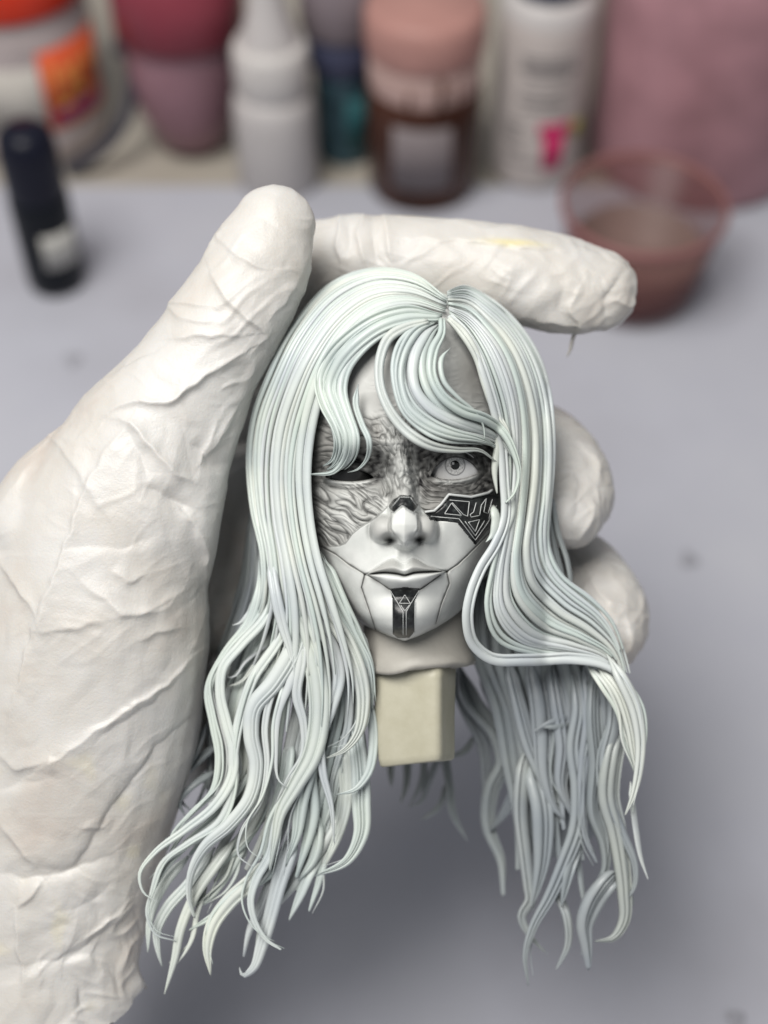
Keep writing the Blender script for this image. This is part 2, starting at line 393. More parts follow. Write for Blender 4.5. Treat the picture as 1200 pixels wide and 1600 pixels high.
def face_full(x, y):
    d, fade, yb, ym, lipx = face_base(x, y)
    upper = sstep(2, -3, y - yb)                      # 1 in the withered upper half
    wash = np.zeros_like(d); dust = np.zeros_like(d)
    # wrinkle fields
    wx = x + 8 * n2(x / 34, y / 34, 1); wy_ = y + 8 * n2(x / 34, y / 34, 2)
    def rid(u, v, s): return 1 - np.abs(n2(u, v, s)) * 2.0
    def fold(u, v, s): return np.clip(1.45 * np.abs(n2(u, v, s)) ** 0.55, 0, 1.1)
    u1, v1 = (wx * 0.80 + wy_ * 0.60), (-wx * 0.60 + wy_ * 0.80)
    r1 = 0.70 * fold(u1 / 50, v1 / 13, 3) + 0.30 * fold(u1 / 24, v1 / 7.5, 4)
    u2, v2 = (wx * 0.25 + wy_ * 0.97), (wx * 0.97 - wy_ * 0.25)
    r2 = 0.70 * fold(u2 / 36, v2 / 11, 5) + 0.30 * fold(u2 / 16, v2 / 7, 6)
    ex, ey = wx - 711, (wy_ - 733) * 1.45
    rr = np.hypot(ex, ey); th = np.arctan2(ey, ex)
    r3 = 0.7 * fold(th * 1.3, rr / 10.5, 7) + 0.3 * fold(th * 2.4, rr / 6.5, 8)
    r4 = rid(wx / 40, wy_ / 34, 9)
    m1 = sstep(612, 590, x) * sstep(748, 766, y)
    m2 = sstep(36, 20, np.abs(x - 622 - (y - 700) * .05)) * sstep(640, 665, y) * sstep(785, 770, y)
    m3 = sstep(648, 662, x) * sstep(672, 690, y)
    m5 = sstep(600, 588, x) * sstep(640, 665, y) * (1 - m1)
    m4 = np.clip(1 - m1 - m2 - m3 - m5, 0, 1)
    R = r1 * m1 + r2 * m2 + r3 * m3 + m5 * (0.4 * r1 + 0.6 * fold(wx / 44, wy_ / 11, 11)) + m4 * (0.62 + 0.12 * r4 + 0.30 * rid(wx / 26, wy_ / 9, 15) * sstep(0.0, 0.5, n2(x / 45, y / 60, 16)))
    amp = (9.0 * m1 + 8.5 * m2 + 6.0 * m3 + 6.0 * m5 + 4.0 * m4) * upper
    d = d + (R - 0.7) * amp * np.clip(fade + 0.15, 0, 1)
    crev = sstep(0.74, 0.26, R) * np.clip(m1 * 0.85 + m2 * 0.75 + m3 * 0.75 + m5 * 0.7 + m4 * 0.4, 0, 1) * upper
    wash = np.maximum(wash, crev * 0.8)
    dust = np.maximum(dust, upper * np.clip(0.44 * m1 + 0.32 * m2 + 0.75 * m3 + 0.62 * m5 + 0.40 * m4 + 0.22 * n2(x / 30, y / 40, 12), 0, 1))
    # smoky dark sockets painted round both eyes
    sock = np.maximum(gauss(x, y, 711, 727, 46, 26), 0)
    wash = np.maximum(wash, upper * 0.96 * np.clip(gauss(x, y, 706, 702, 58, 16) * 1.8 + gauss(x, y, 766, 738, 19, 28) * 1.6 + gauss(x, y, 661, 738, 12, 24) * 1.2 + 0.8 * gauss(x, y, 712, 768, 46, 10), 0, 1) * (0.72 + 0.5 * n2(x / 9, y / 7, 21)))
    wash = np.maximum(wash, upper * 0.95 * np.clip(gauss(x, y, 560, 722, 42, 17) * 1.5 + 0.55 * gauss(x, y, 500, 745, 20, 16) + gauss(x, y, 590, 735, 10, 18), 0, 1) * (0.8 + 0.4 * n2(x / 9, y / 7, 22)))
    dust = np.maximum(dust, upper * 0.6 * sock)
    dust = np.maximum(dust, upper * 0.75 * gauss(x, y, 510, 690, 30, 40))
    dust = np.maximum(dust, upper * 0.8 * gauss(x, y, 735, 590, 34, 60))
    # eyes
    for k, e in enumerate(EYES):
        cx, cy = e['c']; rl = e['r'] + 3.2
        q = rl * rl - (x - cx) ** 2 - ((y - cy) * 1.12) ** 2
        lid = EYE_D[k] + np.sqrt(np.clip(q, 0, None))
        t, up, lo, ins = eye_fields(x, y, e)
        s = 4.0
        sm = np.logaddexp(d / s, lid / s) * s
        near = sstep(-30, -16, ins) * (q > 0)
        d = d * (1 - near) + sm * near
        # upper lid crease, lower lid rim
        gx = sstep(-0.05, 0.2, t) * sstep(1.1, 0.85, t)
        d = d - 5.0 * gx * np.exp(-((y - up + 12) / 3.0) ** 2) + 2.0 * gx * np.exp(-((y - up + 5) / 3.0) ** 2)
        d = d + 2.6 * gx * np.exp(-((y - lo - 3.5) / 2.6) ** 2) - 2.6 * gx * np.exp(-((y - lo - 12) / 3.0) ** 2)
        wash = np.maximum(wash, 0.95 * gx * np.exp(-((y - up + 12) / 3.2) ** 2))
        wash = np.maximum(wash, 0.7 * gx * np.exp(-((y - lo - 11) / 3.2) ** 2))
        rim = gx * np.exp(-((y - lo - 3.5) / 3.0) ** 2)
        wash = wash * (1 - 0.85 * rim); dust = dust * (1 - 0.6 * rim)
        wash = np.maximum(wash, 0.9 * np.exp(-((ins + 0.5) / 1.8) ** 2) * (y < (up + lo) / 2) * sstep(-0.1, 0.05, t) * sstep(1.1, 0.95, t))
        ball = EYE_D[k] + np.sqrt(np.clip((e['r'] - 5) ** 2 - (x - cx) ** 2 - (y - cy) ** 2, 0, None))
        op = sstep(-0.2, 1.6, ins)
        d = d * (1 - op) + np.minimum(ball, d) * op
    # panel seams with wash in the line
    for pts, wd in SEAMS:
        sd, par, _ = seg_dist(x, y, pts)
        wv = wd * (0.75 + 0.35 * n2(x / 11, y / 11, 30))
        d = d - 3.2 * np.exp(-(sd / wv) ** 2) * np.clip(fade + .3, 0, 1)
        wash = np.maximum(wash, 0.78 * np.exp(-(sd / (wv * 0.8)) ** 2)); dust = np.maximum(dust, 0.4 * np.exp(-(sd / (wv * 3.5)) ** 2))
    line = np.exp(-((y - ym) / 2.0) ** 2) * sstep(567, 573, x) * sstep(703, 697, x)
    wash = np.maximum(wash, 0.7 * line * (0.45 + 0.55 * sstep(574, 592, x) * sstep(692, 678, x)))
    # upper lip, nostril wings and mask edge toned grey
    yu = cr([560, 571, 588, 615, 632, 643, 669, 690, 698, 710], [899, 898, 887, 874, 880, 873, 884, 891.5, 893, 893], x)
    dust = np.maximum(dust, 0.5 * lipx * (y > yu) * (y < ym) * np.clip(np.abs(x - 632) / 14, 0.05, 1))
    ala = np.maximum(gauss(x, y, 600, 824, 15, 18), gauss(x, y, 663, 823, 15, 18)) * (np.abs(x - 632) > 20 - np.clip(812 - y, 0, 30) * .5)
    dust = np.maximum(dust, 0.45 * sstep(0.3, 0.7, ala))
    wash = np.maximum(wash, 0.9 * np.maximum(gauss(x, y, 611, 844, 7.5, 4.0), gauss(x, y, 654, 843, 7.5, 4.0)))
    tipd = np.maximum(np.abs(x - 632) / 20.0, np.maximum((816 - y) / 26.0 + np.abs(x - 632) / 40, (y - 812) / 42.0 + np.abs(x - 632) / 30))
    wash = np.maximum(wash, 0.42 * np.exp(-((tipd - 1.07) / 0.05) ** 2) * sstep(846, 836, y))
    wash = np.maximum(wash, 0.55 * np.exp(-((y - yb) / 1.8) ** 2) * (x < 606) * (x > 500))
    wash = np.maximum(wash, 0.5 * np.maximum(gauss(x, y, 579, 830, 2.6, 13), gauss(x, y, 684, 828, 2.6, 13)))
    dust = np.maximum(dust, (y > yb) * 0.10 * sstep(0.0, 0.7, n2(x / 26, y / 30, 14)))
    return d, np.clip(wash, 0, 1), np.clip(dust, 0, 1)
def face_d(x, y): return face_full(np.asarray(x, float), np.asarray(y, float))[0]

HEAD = empty('doll_head', unproj(np.array([648.0, 1190, 20])),
             'painted doll head with long mint white hair and cracked mask face', 'doll head')
NR, NC = 760, 520
ty = np.linspace(0, 1, NR); yy = 478 + 523 * ty
th = np.linspace(-0.5 * np.pi, 0.5 * np.pi, NC)
sx = 0.45 * np.sin(th) + 0.55 * np.linspace(-1, 1, NC)
YY, SX = np.meshgrid(yy, sx, indexing='ij')
XX = FX + SX * cr(Wy, Wv, YY)
dd, wsh, dst = face_full(XX, YY)
build('face', unproj(np.stack([XX, YY, dd], -1).reshape(-1, 3)), gridfaces(NR, NC)[:, ::-1], M_FACE, HEAD,
      attrs={'wash': wsh.ravel(), 'dust': dst.ravel()})

def ball_patch(c, r, t0, t1, nr=20, nc=40, axis=(0, 0, 1)):
    a = np.linspace(t0, t1, nr)[:, None]; b = np.linspace(0, 2 * np.pi, nc, endpoint=False)[None, :]
    z = np.array(axis, float); z /= np.linalg.norm(z); xa = np.cross([0, 1, 0], z); xa /= np.linalg.norm(xa); ya = np.cross(z, xa)
    P = (np.sin(a) * np.cos(b))[..., None] * xa + (np.sin(a) * np.sin(b))[..., None] * ya + (np.cos(a) * np.ones_like(b))[..., None] * z
    return (np.array(c) + r * P).reshape(-1, 3), gridfaces(nr, nc, True)
for k, e in enumerate(EYES):
    c = (e['c'][0], e['c'][1], EYE_D[k])
    v, f = ball_patch(c, e['r'], 0.001, 1.5, 30, 48)
    eb = build('eyeball', unproj(v), f, M_EYE if k == 0 else M_DARKEYE, HEAD)
    if k == 0:
        ax = (0.0, -0.10, 1)
        v, f = ball_patch(c, e['r'] + 0.4, 0.001, 0.37, 14, 48, ax); build('iris', unproj(v), f, M_IRIS, eb)
        v, f = ball_patch(c, e['r'] + 0.55, 0.34, 0.385, 4, 48, ax); build('iris_ring', unproj(v), f, mat('iris_ring_paint', (0.38, 0.38, 0.38), 0.3), eb)
        v, f = ball_patch(c, e['r'] + 0.9, 0.001, 0.165, 10, 40, ax); build('pupil', unproj(v), f, M_PUPIL, eb)
        v, f = ball_patch(c, e['r'] + 1.3, 0.001, 0.05, 6, 20, (-0.07, -0.16, 1)); build('catchlight_dot', unproj(v), f, mat('catchlight_paint', (0.75, 0.75, 0.75), 0.3), eb)  # eye highlight painted on as a small white dot

# raised plates that follow the face
def plate(name, poly, off, m, parent, step=2.0, rim=3.0):
    poly = np.asarray(poly, float)
    x0, y0 = poly.min(0) - 2; x1, y1 = poly.max(0) + 2
    nx, ny = int((x1 - x0) / step) + 2, int((y1 - y0) / step) + 2
    X, Y = np.meshgrid(np.linspace(x0, x1, nx), np.linspace(y0, y1, ny))
    ins = np.zeros(X.shape, bool); j = len(poly) - 1
    for i in range(len(poly)):
        (xi, yi), (xj, yj) = poly[i], poly[j]
        if yi != yj:
            ins ^= ((yi > Y) != (yj > Y)) & (X < (xj - xi) * (Y - yi) / (yj - yi) + xi)
        j = i
    sd, _, _ = seg_dist(X, Y, np.vstack([poly, poly[:1]]))
    # pull the ring of cells just outside onto the outline so that the edge is clean
    keep = ins | (sd < step * 0.75)
    D = face_smooth(X, Y) + off * sstep(-0.5, rim, np.where(ins, sd, -sd)) - 1.5
    idx = -np.ones(X.shape, int); idx[keep] = np.arange(keep.sum())
    g = gridfaces(ny, nx); kf = keep.ravel()[g].all(1)
    f = idx.ravel()[g[kf]]
    V = np.stack([X, Y, D], -1)[keep]
    return build(name, unproj(V), f[:, ::-1], m, parent)
def face_smooth(X, Y): return face_base(X, Y)[0] + 1.0
def face_line(name, pts, wd, off, m, parent, n=24):
    p = np.asarray(pts, float)
    L = np.concatenate([[0], np.cumsum(np.linalg.norm(np.diff(p, axis=0), axis=1))])
    n = max(4, int(L[-1] / 2.5)); tt = np.unique(np.concatenate([np.linspace(0, L[-1], n), L]))
    q = np.stack([np.interp(tt, L, p[:, 0]), np.interp(tt, L, p[:, 1])], 1)
    z = face_smooth(q[:, 0], q[:, 1]) + off
    return tube(name, np.column_stack([q, z]), np.full(len(q), wd / 2), m, parent, 6)
def tube(name, P, R, m, parent, ns=8, flat=1.0, world=False):
    P = np.asarray(P, float); T = np.gradient(P, axis=0); T /= np.linalg.norm(T, axis=1)[:, None] + 1e-9
    ref = np.array([0, 0, 1.0]); B = np.cross(T, ref); bn = np.linalg.norm(B, axis=1)
    B[bn < 1e-3] = [1, 0, 0]; B /= np.linalg.norm(B, axis=1)[:, None]; N = np.cross(B, T)
    a = np.linspace(0, 2 * np.pi, ns, endpoint=False)
    R = np.asarray(R, float) * np.ones(len(P))
    V = P[:, None] + R[:, None, None] * (np.cos(a)[None, :, None] * B[:, None] + flat * np.sin(a)[None, :, None] * N[:, None])
    V = V.reshape(-1, 3); f = gridfaces(len(P), ns, True)
    n0 = len(V); V = np.vstack([V, P[:1], P[-1:]])
    cap = [[(i + 1) % ns, i, n0] for i in range(ns)] + [[n0 - 1 - ns + i + 0, n0 - ns + (i + 1) % ns, n0 + 1] for i in range(ns)]
    cap = [[(i + 1) % ns, i, n0] for i in range(ns)] + [[n0 - ns + i, n0 - ns + (i + 1) % ns, n0 + 1] for i in range(ns)]
    return build(name, V if world else unproj(V), [f, np.array(cap)], m, parent)

def z1(*pts): return [(440 + 0.3376 * a, 520 + 0.3376 * b) for a, b in pts]
def z9(*pts): return [(480 + 0.2667 * a, 640 + 0.2667 * b) for a, b in pts]
ck = plate('cheek_plate', z9((690, 605), (745, 600), (790, 560), (835, 505), (960, 520), (1060, 495), (1130, 505), (1128, 590), (1075, 690), (985, 795), (945, 745), (880, 665), (800, 655), (720, 650)), 4.5, M_BLACK, HEAD)
tag(ck, 'black cheek plate with silver engraved triangles and lines')
rimp = z9((690, 600), (745, 592), (785, 555), (830, 497), (960, 512), (1060, 488), (1085, 470))
o_ = face_line('plate_rim', rimp, 4.2, 4.0, M_LINE, ck)
for pts in ([(805, 610), (845, 548), (905, 620), (805, 610)], [(835, 530), (950, 540), (940, 625), (915, 615), (850, 545)],
            [(990, 545), (975, 600), (955, 615), (960, 630), (1010, 620), (1020, 560)], [(1020, 560), (1050, 520), (1035, 600), (1060, 610), (1085, 525)],
            [(945, 660), (1010, 645), (985, 715), (945, 660)], [(725, 625), (800, 632), (890, 640), (985, 765)], [(985, 765), (1060, 660), (1110, 560)],
            [(1065, 640), (1080, 560), (1120, 590)], [(925, 655), (985, 740), (1040, 650)]):
    face_line('engraved_line', z9(*pts), 1.25, 3.6, M_LINE, ck)
npl = plate('nose_plate', z9((475, 565), (500, 530), (540, 503), (610, 505), (650, 560), (625, 603), (600, 590), (555, 562), (510, 608), (490, 590)), 3.5, M_BLACK, HEAD, 1.5, 2.0)
for pts in ([(492, 575), (545, 512), (605, 514), (640, 565)], [(485, 585), (510, 606), (555, 562), (622, 606), (645, 575)]):
    face_line('engraved_line', z9(*pts), 1.3, 2.6, M_LINE, npl)
chs = plate('chin_strip', z9((485, 1050), (570, 1040), (660, 1048), (632, 1120), (634, 1210), (630, 1300), (600, 1337), (530, 1340), (500, 1315), (500, 1200), (500, 1110)), 3.5, M_BLACK, HEAD, 1.5, 2.0)
for pts in ([(490, 1065), (535, 1140), (562, 1185), (562, 1320)], [(655, 1060), (605, 1140), (580, 1185), (580, 1320)],
            [(540, 1135), (572, 1085), (604, 1135), (540, 1135)], [(548, 1145), (572, 1180), (598, 1145)],
            [(498, 1110), (500, 1310)], [(632, 1120), (630, 1310)]):
    face_line('engraved_line', z9(*pts), 1.1, 2.4, M_LINE, chs)

# neck and peg
def ring_loft(name, secs, m, parent, n=48, cap=True, sq=2.0):
    """secs: (cx, cy, d, rx, rd, power) rings in the x-d plane"""
    V = []
    a = np.linspace(0, 2 * np.pi, n, endpoint=False)
    for cx, cy, dz, rx, rd, pw in secs:
        ca, sa = np.cos(a), np.sin(a)
        r = (np.abs(ca) ** pw + np.abs(sa) ** pw) ** (-1 / pw)
        V.append(np.stack([cx + rx * r * ca, cy + 0 * a, dz + rd * r * sa], 1))
    V = np.array(V)
    nr = len(secs); F = [gridfaces(nr, n, True)]
    V = V.reshape(-1, 3); k = len(V)
    V = np.vstack([V, V[:n].mean(0), V[-n:].mean(0)])
    F.append(np.array([[(i + 1) % n, i, k] for i in range(n)] + [[k - n + i, k - n + (i + 1) % n, k + 1] for i in range(n)]))
    return V, F
V, F = ring_loft('', [(645, 930, -20, 80, 82, 2), (648, 985, -5, 80, 86, 2), (650, 1010, 5, 82, 90, 2), (650, 1028, 10, 88, 97, 2), (652, 1040, 14, 92, 102, 2), (652, 1047, 14, 90, 100, 2), (652, 1049, 14, 60, 70, 2)], M_NECK, HEAD)
V[:, 1] += 5 * n2(V[:, 0] / 40, V[:, 2] / 40, 5) * sstep(1000, 1040, V[:, 1]) + (V[:, 0] - 650) * -0.10 * sstep(1000, 1040, V[:, 1])
build('neck', unproj(V), F, M_NECK, HEAD)
V, F = ring_loft('', [(646, 1040, 40, 62, 50, 9), (646, 1060, 42, 61.5, 50, 9), (648, 1120, 46, 60, 49, 9), (652, 1180, 50, 57, 47, 9), (653, 1190, 50, 55.5, 46, 9), (653, 1193, 50, 52, 43, 9)], M_PEG, HEAD, 72)
ca, sa = math.cos(0.30), math.sin(0.30); ox, oz = V[:, 0] - 648, V[:, 2] - 46
V[:, 0], V[:, 2] = 648 + 0.92 * (ox * ca - oz * sa), 46 + ox * sa * -1 * -1 + oz * ca
V[:, 1] += (650 - V[:, 0]) * 0.10 * sstep(1100, 1190, V[:, 1])
V[:, :2] += 1.5 * n2(V[:, 1] / 30, V[:, 2] / 30, 2)[:, None]
build('neck_peg', unproj(V), F, M_PEG, HEAD)

# ------------------------------------------------------------------ hair
HC = np.array([626.0, 700.0])
def hair_d(x, y):
    rx = 240.0; ry = 283.0
    q = ((x - HC[0]) / rx) ** 2 + np.where(y < HC[1], ((y - HC[1]) / ry) ** 2, 0)
    rz = 188 - 45 * sstep(540, 700, y)
    return rz * np.sqrt(np.clip(1 - q, 0, 1))
def hair_n(x, y, d):
    n = np.stack([(x - HC[0]) / 240 ** 2, np.where(y < HC[1], (y - HC[1]) / 283 ** 2, 0), np.maximum(d, 25) / 165 ** 2], -1)
    return n / np.linalg.norm(n, axis=-1)[..., None]
LOCKS = []
def lock_mesh(C, wid, thick, ridges, N0, tip=1.0, root=0.6, rng=random, twist=0.0, taper_p=1.6):
    """C (n,3) centre line in modelling space; returns verts, faces of a ridged tapering lock"""
    n = len(C); T = np.gradient(C, axis=0); T /= np.linalg.norm(T, axis=1)[:, None] + 1e-9
    N0 = N0 - (N0 * T).sum(1)[:, None] * T; N0 /= np.linalg.norm(N0, axis=1)[:, None] + 1e-9
    B = np.cross(T, N0)
    s = np.linspace(0, 1, n)
    if twist:
        a = twist * s; ca, sa = np.cos(a)[:, None], np.sin(a)[:, None]
        N0, B = ca * N0 + sa * B, ca * B - sa * N0
    W = wid * (root + (1 - root) * sstep(0, 0.16, s)) * (1 - 0.93 * np.clip((s - (1 - tip)) / tip, 0, 1) ** taper_p)
    W = W * (1 + 0.07 * np.sin(s * rng.uniform(5, 11) + rng.uniform(0, 6)))
    H = thick * (0.35 + 0.65 * W / wid)
    # cross-section
    cuts = np.concatenate([[0], np.cumsum([rng.uniform(0.35, 1.9) for _ in range(ridges)])]); cuts = cuts / cuts[-1] * 2 - 1
    us, hs = [], []
    for i in range(ridges):
        a, b = cuts[i], cuts[i + 1]; hh = rng.uniform(0.75, 1.2)
        for v in ((-1, -0.8, -0.4, 0, 0.4, 0.8) if i else (-0.95, -0.75, -0.35, 0, 0.4, 0.8)):
            u = (a + b) / 2 + v * (b - a) / 2
            us.append(u); hs.append(hh * (0.28 * math.sqrt(max(0, 1 - u * u)) + 0.72 * math.sqrt(max(0.0, 1 - (abs(v)) ** 2.4)) * (1 if ridges > 1 else 1) ))
    us.append(0.97); hs.append(0.12)
    for u in (0.8, 0.3, -0.3, -0.8): us.append(u); hs.append(-0.55 * math.sqrt(1 - u * u))
    us = np.array(us); hs = np.array(hs)
    V = C[:, None] + 0.5 * W[:, None, None] * us[None, :, None] * B[:, None] + H[:, None, None] * hs[None, :, None] * N0[:, None]
    k = len(us); V = V.reshape(-1, 3); F = gridfaces(n, k, True)
    m = len(V); V = np.vstack([V, C[:1], C[-1:] + T[-1:] * wid * 0.15])
    cap = [[(i + 1) % k, i, m] for i in range(k)] + [[m - k + i, m - k + (i + 1) % k, m + 1] for i in range(k)]
    return V, [F, np.array(cap)]
HAIR = None
def lock(pts, wid, thick=None, ridges=None, off=0.0, dmode='hair', m=None, n=None, tip=1.0, root=0.6, twist=0.0, camn=0.0, name='hair_lock', taper_p=1.6, label=None, sink=0.0):
    P = np.asarray(pts, float)
    L = np.linalg.norm(np.diff(P[:, :2], axis=0), axis=1).sum()
    n = n or int(np.clip(L / 7, 14, 90))
    C = spline(P, n)
    if C.shape[1] == 2:
        d = hair_d(C[:, 0], C[:, 1]) if dmode == 'hair' else dmode(C[:, 0], C[:, 1], np.linspace(0, 1, n))
        C = np.column_stack([C, d + off])
    else: C[:, 2] += off
    C[:, 2] -= sink * (1 - sstep(0, 0.22, np.linspace(0, 1, n)))
    N0 = hair_n(C[:, 0], C[:, 1], C[:, 2])
    N0 = N0 * (1 - camn) + np.array([0, 0, 1.0]) * camn
    thick = thick or max(3.0, wid * 0.42)
    ridges = ridges or max(1, int(round(wid / random.uniform(8.0, 12.0))))
    V, F = lock_mesh(C, wid, thick, ridges, N0, tip, root, random, twist, taper_p)
    o = build(name, unproj(V), [f[:, ::-1] for f in F], m or M_HAIR, HAIR)
    if label: tag(o, label)
    return o
# scalp under the locks: back, sides and crown
def hair_base():
    a = np.linspace(0.02, np.pi * 0.86, 70)[:, None]; b = np.linspace(0, 2 * np.pi, 110, endpoint=False)[None, :]
    X = HC[0] + 222 * np.sin(a) * np.cos(b); Y = HC[1] - 254 * np.cos(a) + 0 * b; Z = np.sin(a) * np.sin(b)
    rz = 188 - 45 * sstep(540, 700, Y)
    Z = np.where(Z > 0, Z * (rz - 22), Z * 190)
    k = np.abs(X - FX) / cr(Wy, Wv, np.clip(Y, 415, 1001))
    infront = (Z > 0) & (Y > 520) & (np.abs(X - FX) < 165)
    V = np.stack([X, Y, np.where(infront, np.minimum(Z, -5), Z)], -1).reshape(-1, 3)
    return build('hair', unproj(V), gridfaces(70, 110, True), M_HAIR, HEAD)
HAIR = hair_base()

def sheet_locks(guides, nlocks, ov=1.35, off=0.0, jit=2.0, dfun=None, tipr=(0.9, 1.0), ridges=None, m=None, under=True, tip=0.35, thick=None, root=0.2, ujit=0.35, urange=(0, 1)):
    """locks interpolated between ordered guide curves"""
    n = 80
    G = np.array([spline(g, n) for g in guides])             # (m, n, 2|3)
    k = len(guides)
    def at(u):
        x = min(max(u, 0), 1) * (k - 1); i = min(int(x), k - 2); t = x - i
        Mg = np.gradient(G, axis=0)
        return ((2*t**3 - 3*t**2 + 1) * G[i] + (t**3 - 2*t**2 + t) * Mg[i] + (-2*t**3 + 3*t**2) * G[i + 1] + (t**3 - t**2) * Mg[i + 1])
    def lift(C, s):
        if C.shape[1] == 3: return C
        d = dfun(C[:, 0], C[:, 1], s) if dfun else hair_d(C[:, 0], C[:, 1])
        return np.column_stack([C, d])
    s = np.linspace(0, 1, n)
    if under:
        us = np.linspace(urange[0] + 0.02, urange[1] - 0.02, 24); S = np.array([lift(at(u), s) for u in us])
        S[..., 2] += off - 18 - 45 * sstep(0.70, 0.92, s)[None, :]
        e = np.maximum(1 - sstep(0.80, 0.97, s), 0.02)
        mid = S.mean(0, keepdims=True); S = mid + (S - mid) * (0.25 + 0.75 * e)[None, :, None]
        S = S[:, :72]
        build('hair_underlayer', unproj(S.reshape(-1, 3)), gridfaces(24, 72), m or M_HAIR, HAIR)
    for i in range(nlocks):
        u = urange[0] + (urange[1] - urange[0]) * (i + 0.5 + random.uniform(-ujit, ujit)) / nlocks
        C = at(u); u2 = at(min(1, u + 0.5 / nlocks * (urange[1] - urange[0]))); u1 = at(max(0, u - 0.5 / nlocks * (urange[1] - urange[0])))
        wl = np.linalg.norm(u2 - u1, axis=1)
        C = lift(C, s)
        ph = random.uniform(0, 9); C[:, 0] += jit * sstep(0.1, 0.4, s) * np.sin(s * 7 + ph); C[:, 1] += jit * 0.5 * np.cos(s * 6 + ph * 2) * sstep(0.1, 0.4, s)
        C[:, 2] += off + random.uniform(-7, 7) - 6 * (1 - sstep(0, 0.1, s))
        e = random.uniform(*tipr); C = spline(C[: max(10, int(n * e))], int(n * 0.9))
        wd = float(np.percentile(wl, 70)) * ov * random.choice((0.6, 0.85, 1.0, 1.2, 1.5))
        wd = float(np.clip(wd, 6, 30))
        N0 = hair_n(C[:, 0], C[:, 1], C[:, 2])
        V, F = lock_mesh(C, wd, thick or max(4.5, wd * 0.52), ridges or max(1, int(round(wd / random.uniform(8.0, 13.0)))), N0, tip, root, random)
        build('hair_lock', unproj(V), [f[:, ::-1] for f in F], m or M_HAIR, HAIR)

def z2(*p): return [(370 + .4333 * a, 400 + .4333 * b) for a, b in p]
def z3(*p): return [(200 + .4124 * a, 900 + .4124 * b) for a, b in p]
def z4(*p): return [(560 + .4124 * a, 900 + .4124 * b) for a, b in p]

# left curtain: from the parting over the crown, down beside the face, into the fan of tails
def d_left(x, y, s): return hair_d(x, y) * (1 - 0.25 * sstep(900, 1100, y)) 
GL = [
    [(698, 466), (650, 430), (588, 420), (522, 440), (460, 506), (420, 584), (397, 645), (388, 705), (393, 790), (408, 870), (405, 935), (375, 1000), (335, 1060), (330, 1120)],
    [(698, 470), (646, 440), (588, 434), (528, 458), (470, 522), (434, 596), (412, 660), (405, 720), (409, 800), (421, 870), (424, 940), (408, 1000), (380, 1070), (372, 1140)],
    [(697, 475), (640, 452), (585, 452), (532, 482), (482, 545), (452, 610), (434, 670), (427, 735), (430, 810), (441, 880), (448, 950), (445, 1010), (432, 1080), (425, 1160)],
    [(696, 482), (640, 464), (588, 470), (540, 502), (497, 562), (472, 624), (456, 684), (450, 745), (455, 815), (468, 885), (484, 950), (494, 1010), (497, 1080), (490, 1170)],
    [(695, 489), (642, 476), (592, 487), (552, 520), (518, 575), (499, 632), (488, 690), (485, 745), (491, 815), (505, 880), (526, 940), (545, 995), (560, 1050), (562, 1110)],
]
sheet_locks(GL, 21, ov=1.3, dfun=d_left, tipr=(0.86, 1.0), tip=0.28)
# right curtain
def d_right(x, y, s): return hair_d(np.minimum(x, 850), y) * (1 - 0.30 * sstep(940, 1060, y)) * (1 - 0.0 * x)
GR = [
    [(699, 455), (722, 446), (762, 464), (804, 500), (839, 552), (857, 608), (865, 669), (866, 730), (861, 800), (860, 850), (880, 898), (925, 933), (958, 970), (974, 1015), (985, 1060)],
    [(699, 463), (728, 462), (766, 488), (804, 530), (830, 585), (843, 645), (846, 710), (842, 780), (836, 840), (845, 890), (885, 935), (930, 968), (960, 1005), (980, 1060)],
    [(700, 472), (730, 478), (766, 510), (798, 555), (818, 612), (827, 675), (826, 745), (818, 815), (812, 870), (822, 920), (865, 965), (915, 992), (955, 1020), (978, 1065)],
    [(701, 482), (730, 494), (764, 530), (788, 578), (803, 634), (808, 700), (804, 770), (794, 840), (786, 890), (788, 945), (825, 992), (890, 1010), (945, 1030), (976, 1068)],
    [(702, 490), (724, 510), (748, 548), (766, 596), (780, 648), (786, 710), (788, 775), (776, 845), (765, 895), (758, 950), (775, 1000), (840, 1024), (920, 1030), (970, 1060)],
]
sheet_locks(GR, 20, ov=1.25, dfun=d_right, tipr=(0.93, 1.0), tip=0.25)
# thick rolled rim of the right curtain
lock([(702, 494), (724, 516), (746, 556), (764, 610), (781, 680), (787, 750), (788, 812), (774, 850), (751, 888), (735, 930), (730, 968), (738, 1004), (763, 1027), (821, 1031), (894, 1029), (946, 1040), (978, 1066), (996, 1110), (1000, 1165), (994, 1215), (981, 1262)],
     19, 8, 2, off=8, dmode=lambda x, y, s: d_right(x, y, s), tip=0.25, n=110)
for p_, w_ in (([(776, 640), (778, 690), (772, 735), (776, 770)], 15), ([(770, 790), (774, 812), (770, 835), (760, 846)], 17), ([(783, 720), (790, 760), (800, 790), (790, 830), (776, 860)], 13)):
    lock(p_, w_, None, None, off=6, dmode=d_right, tip=0.5, root=0.05, sink=22)

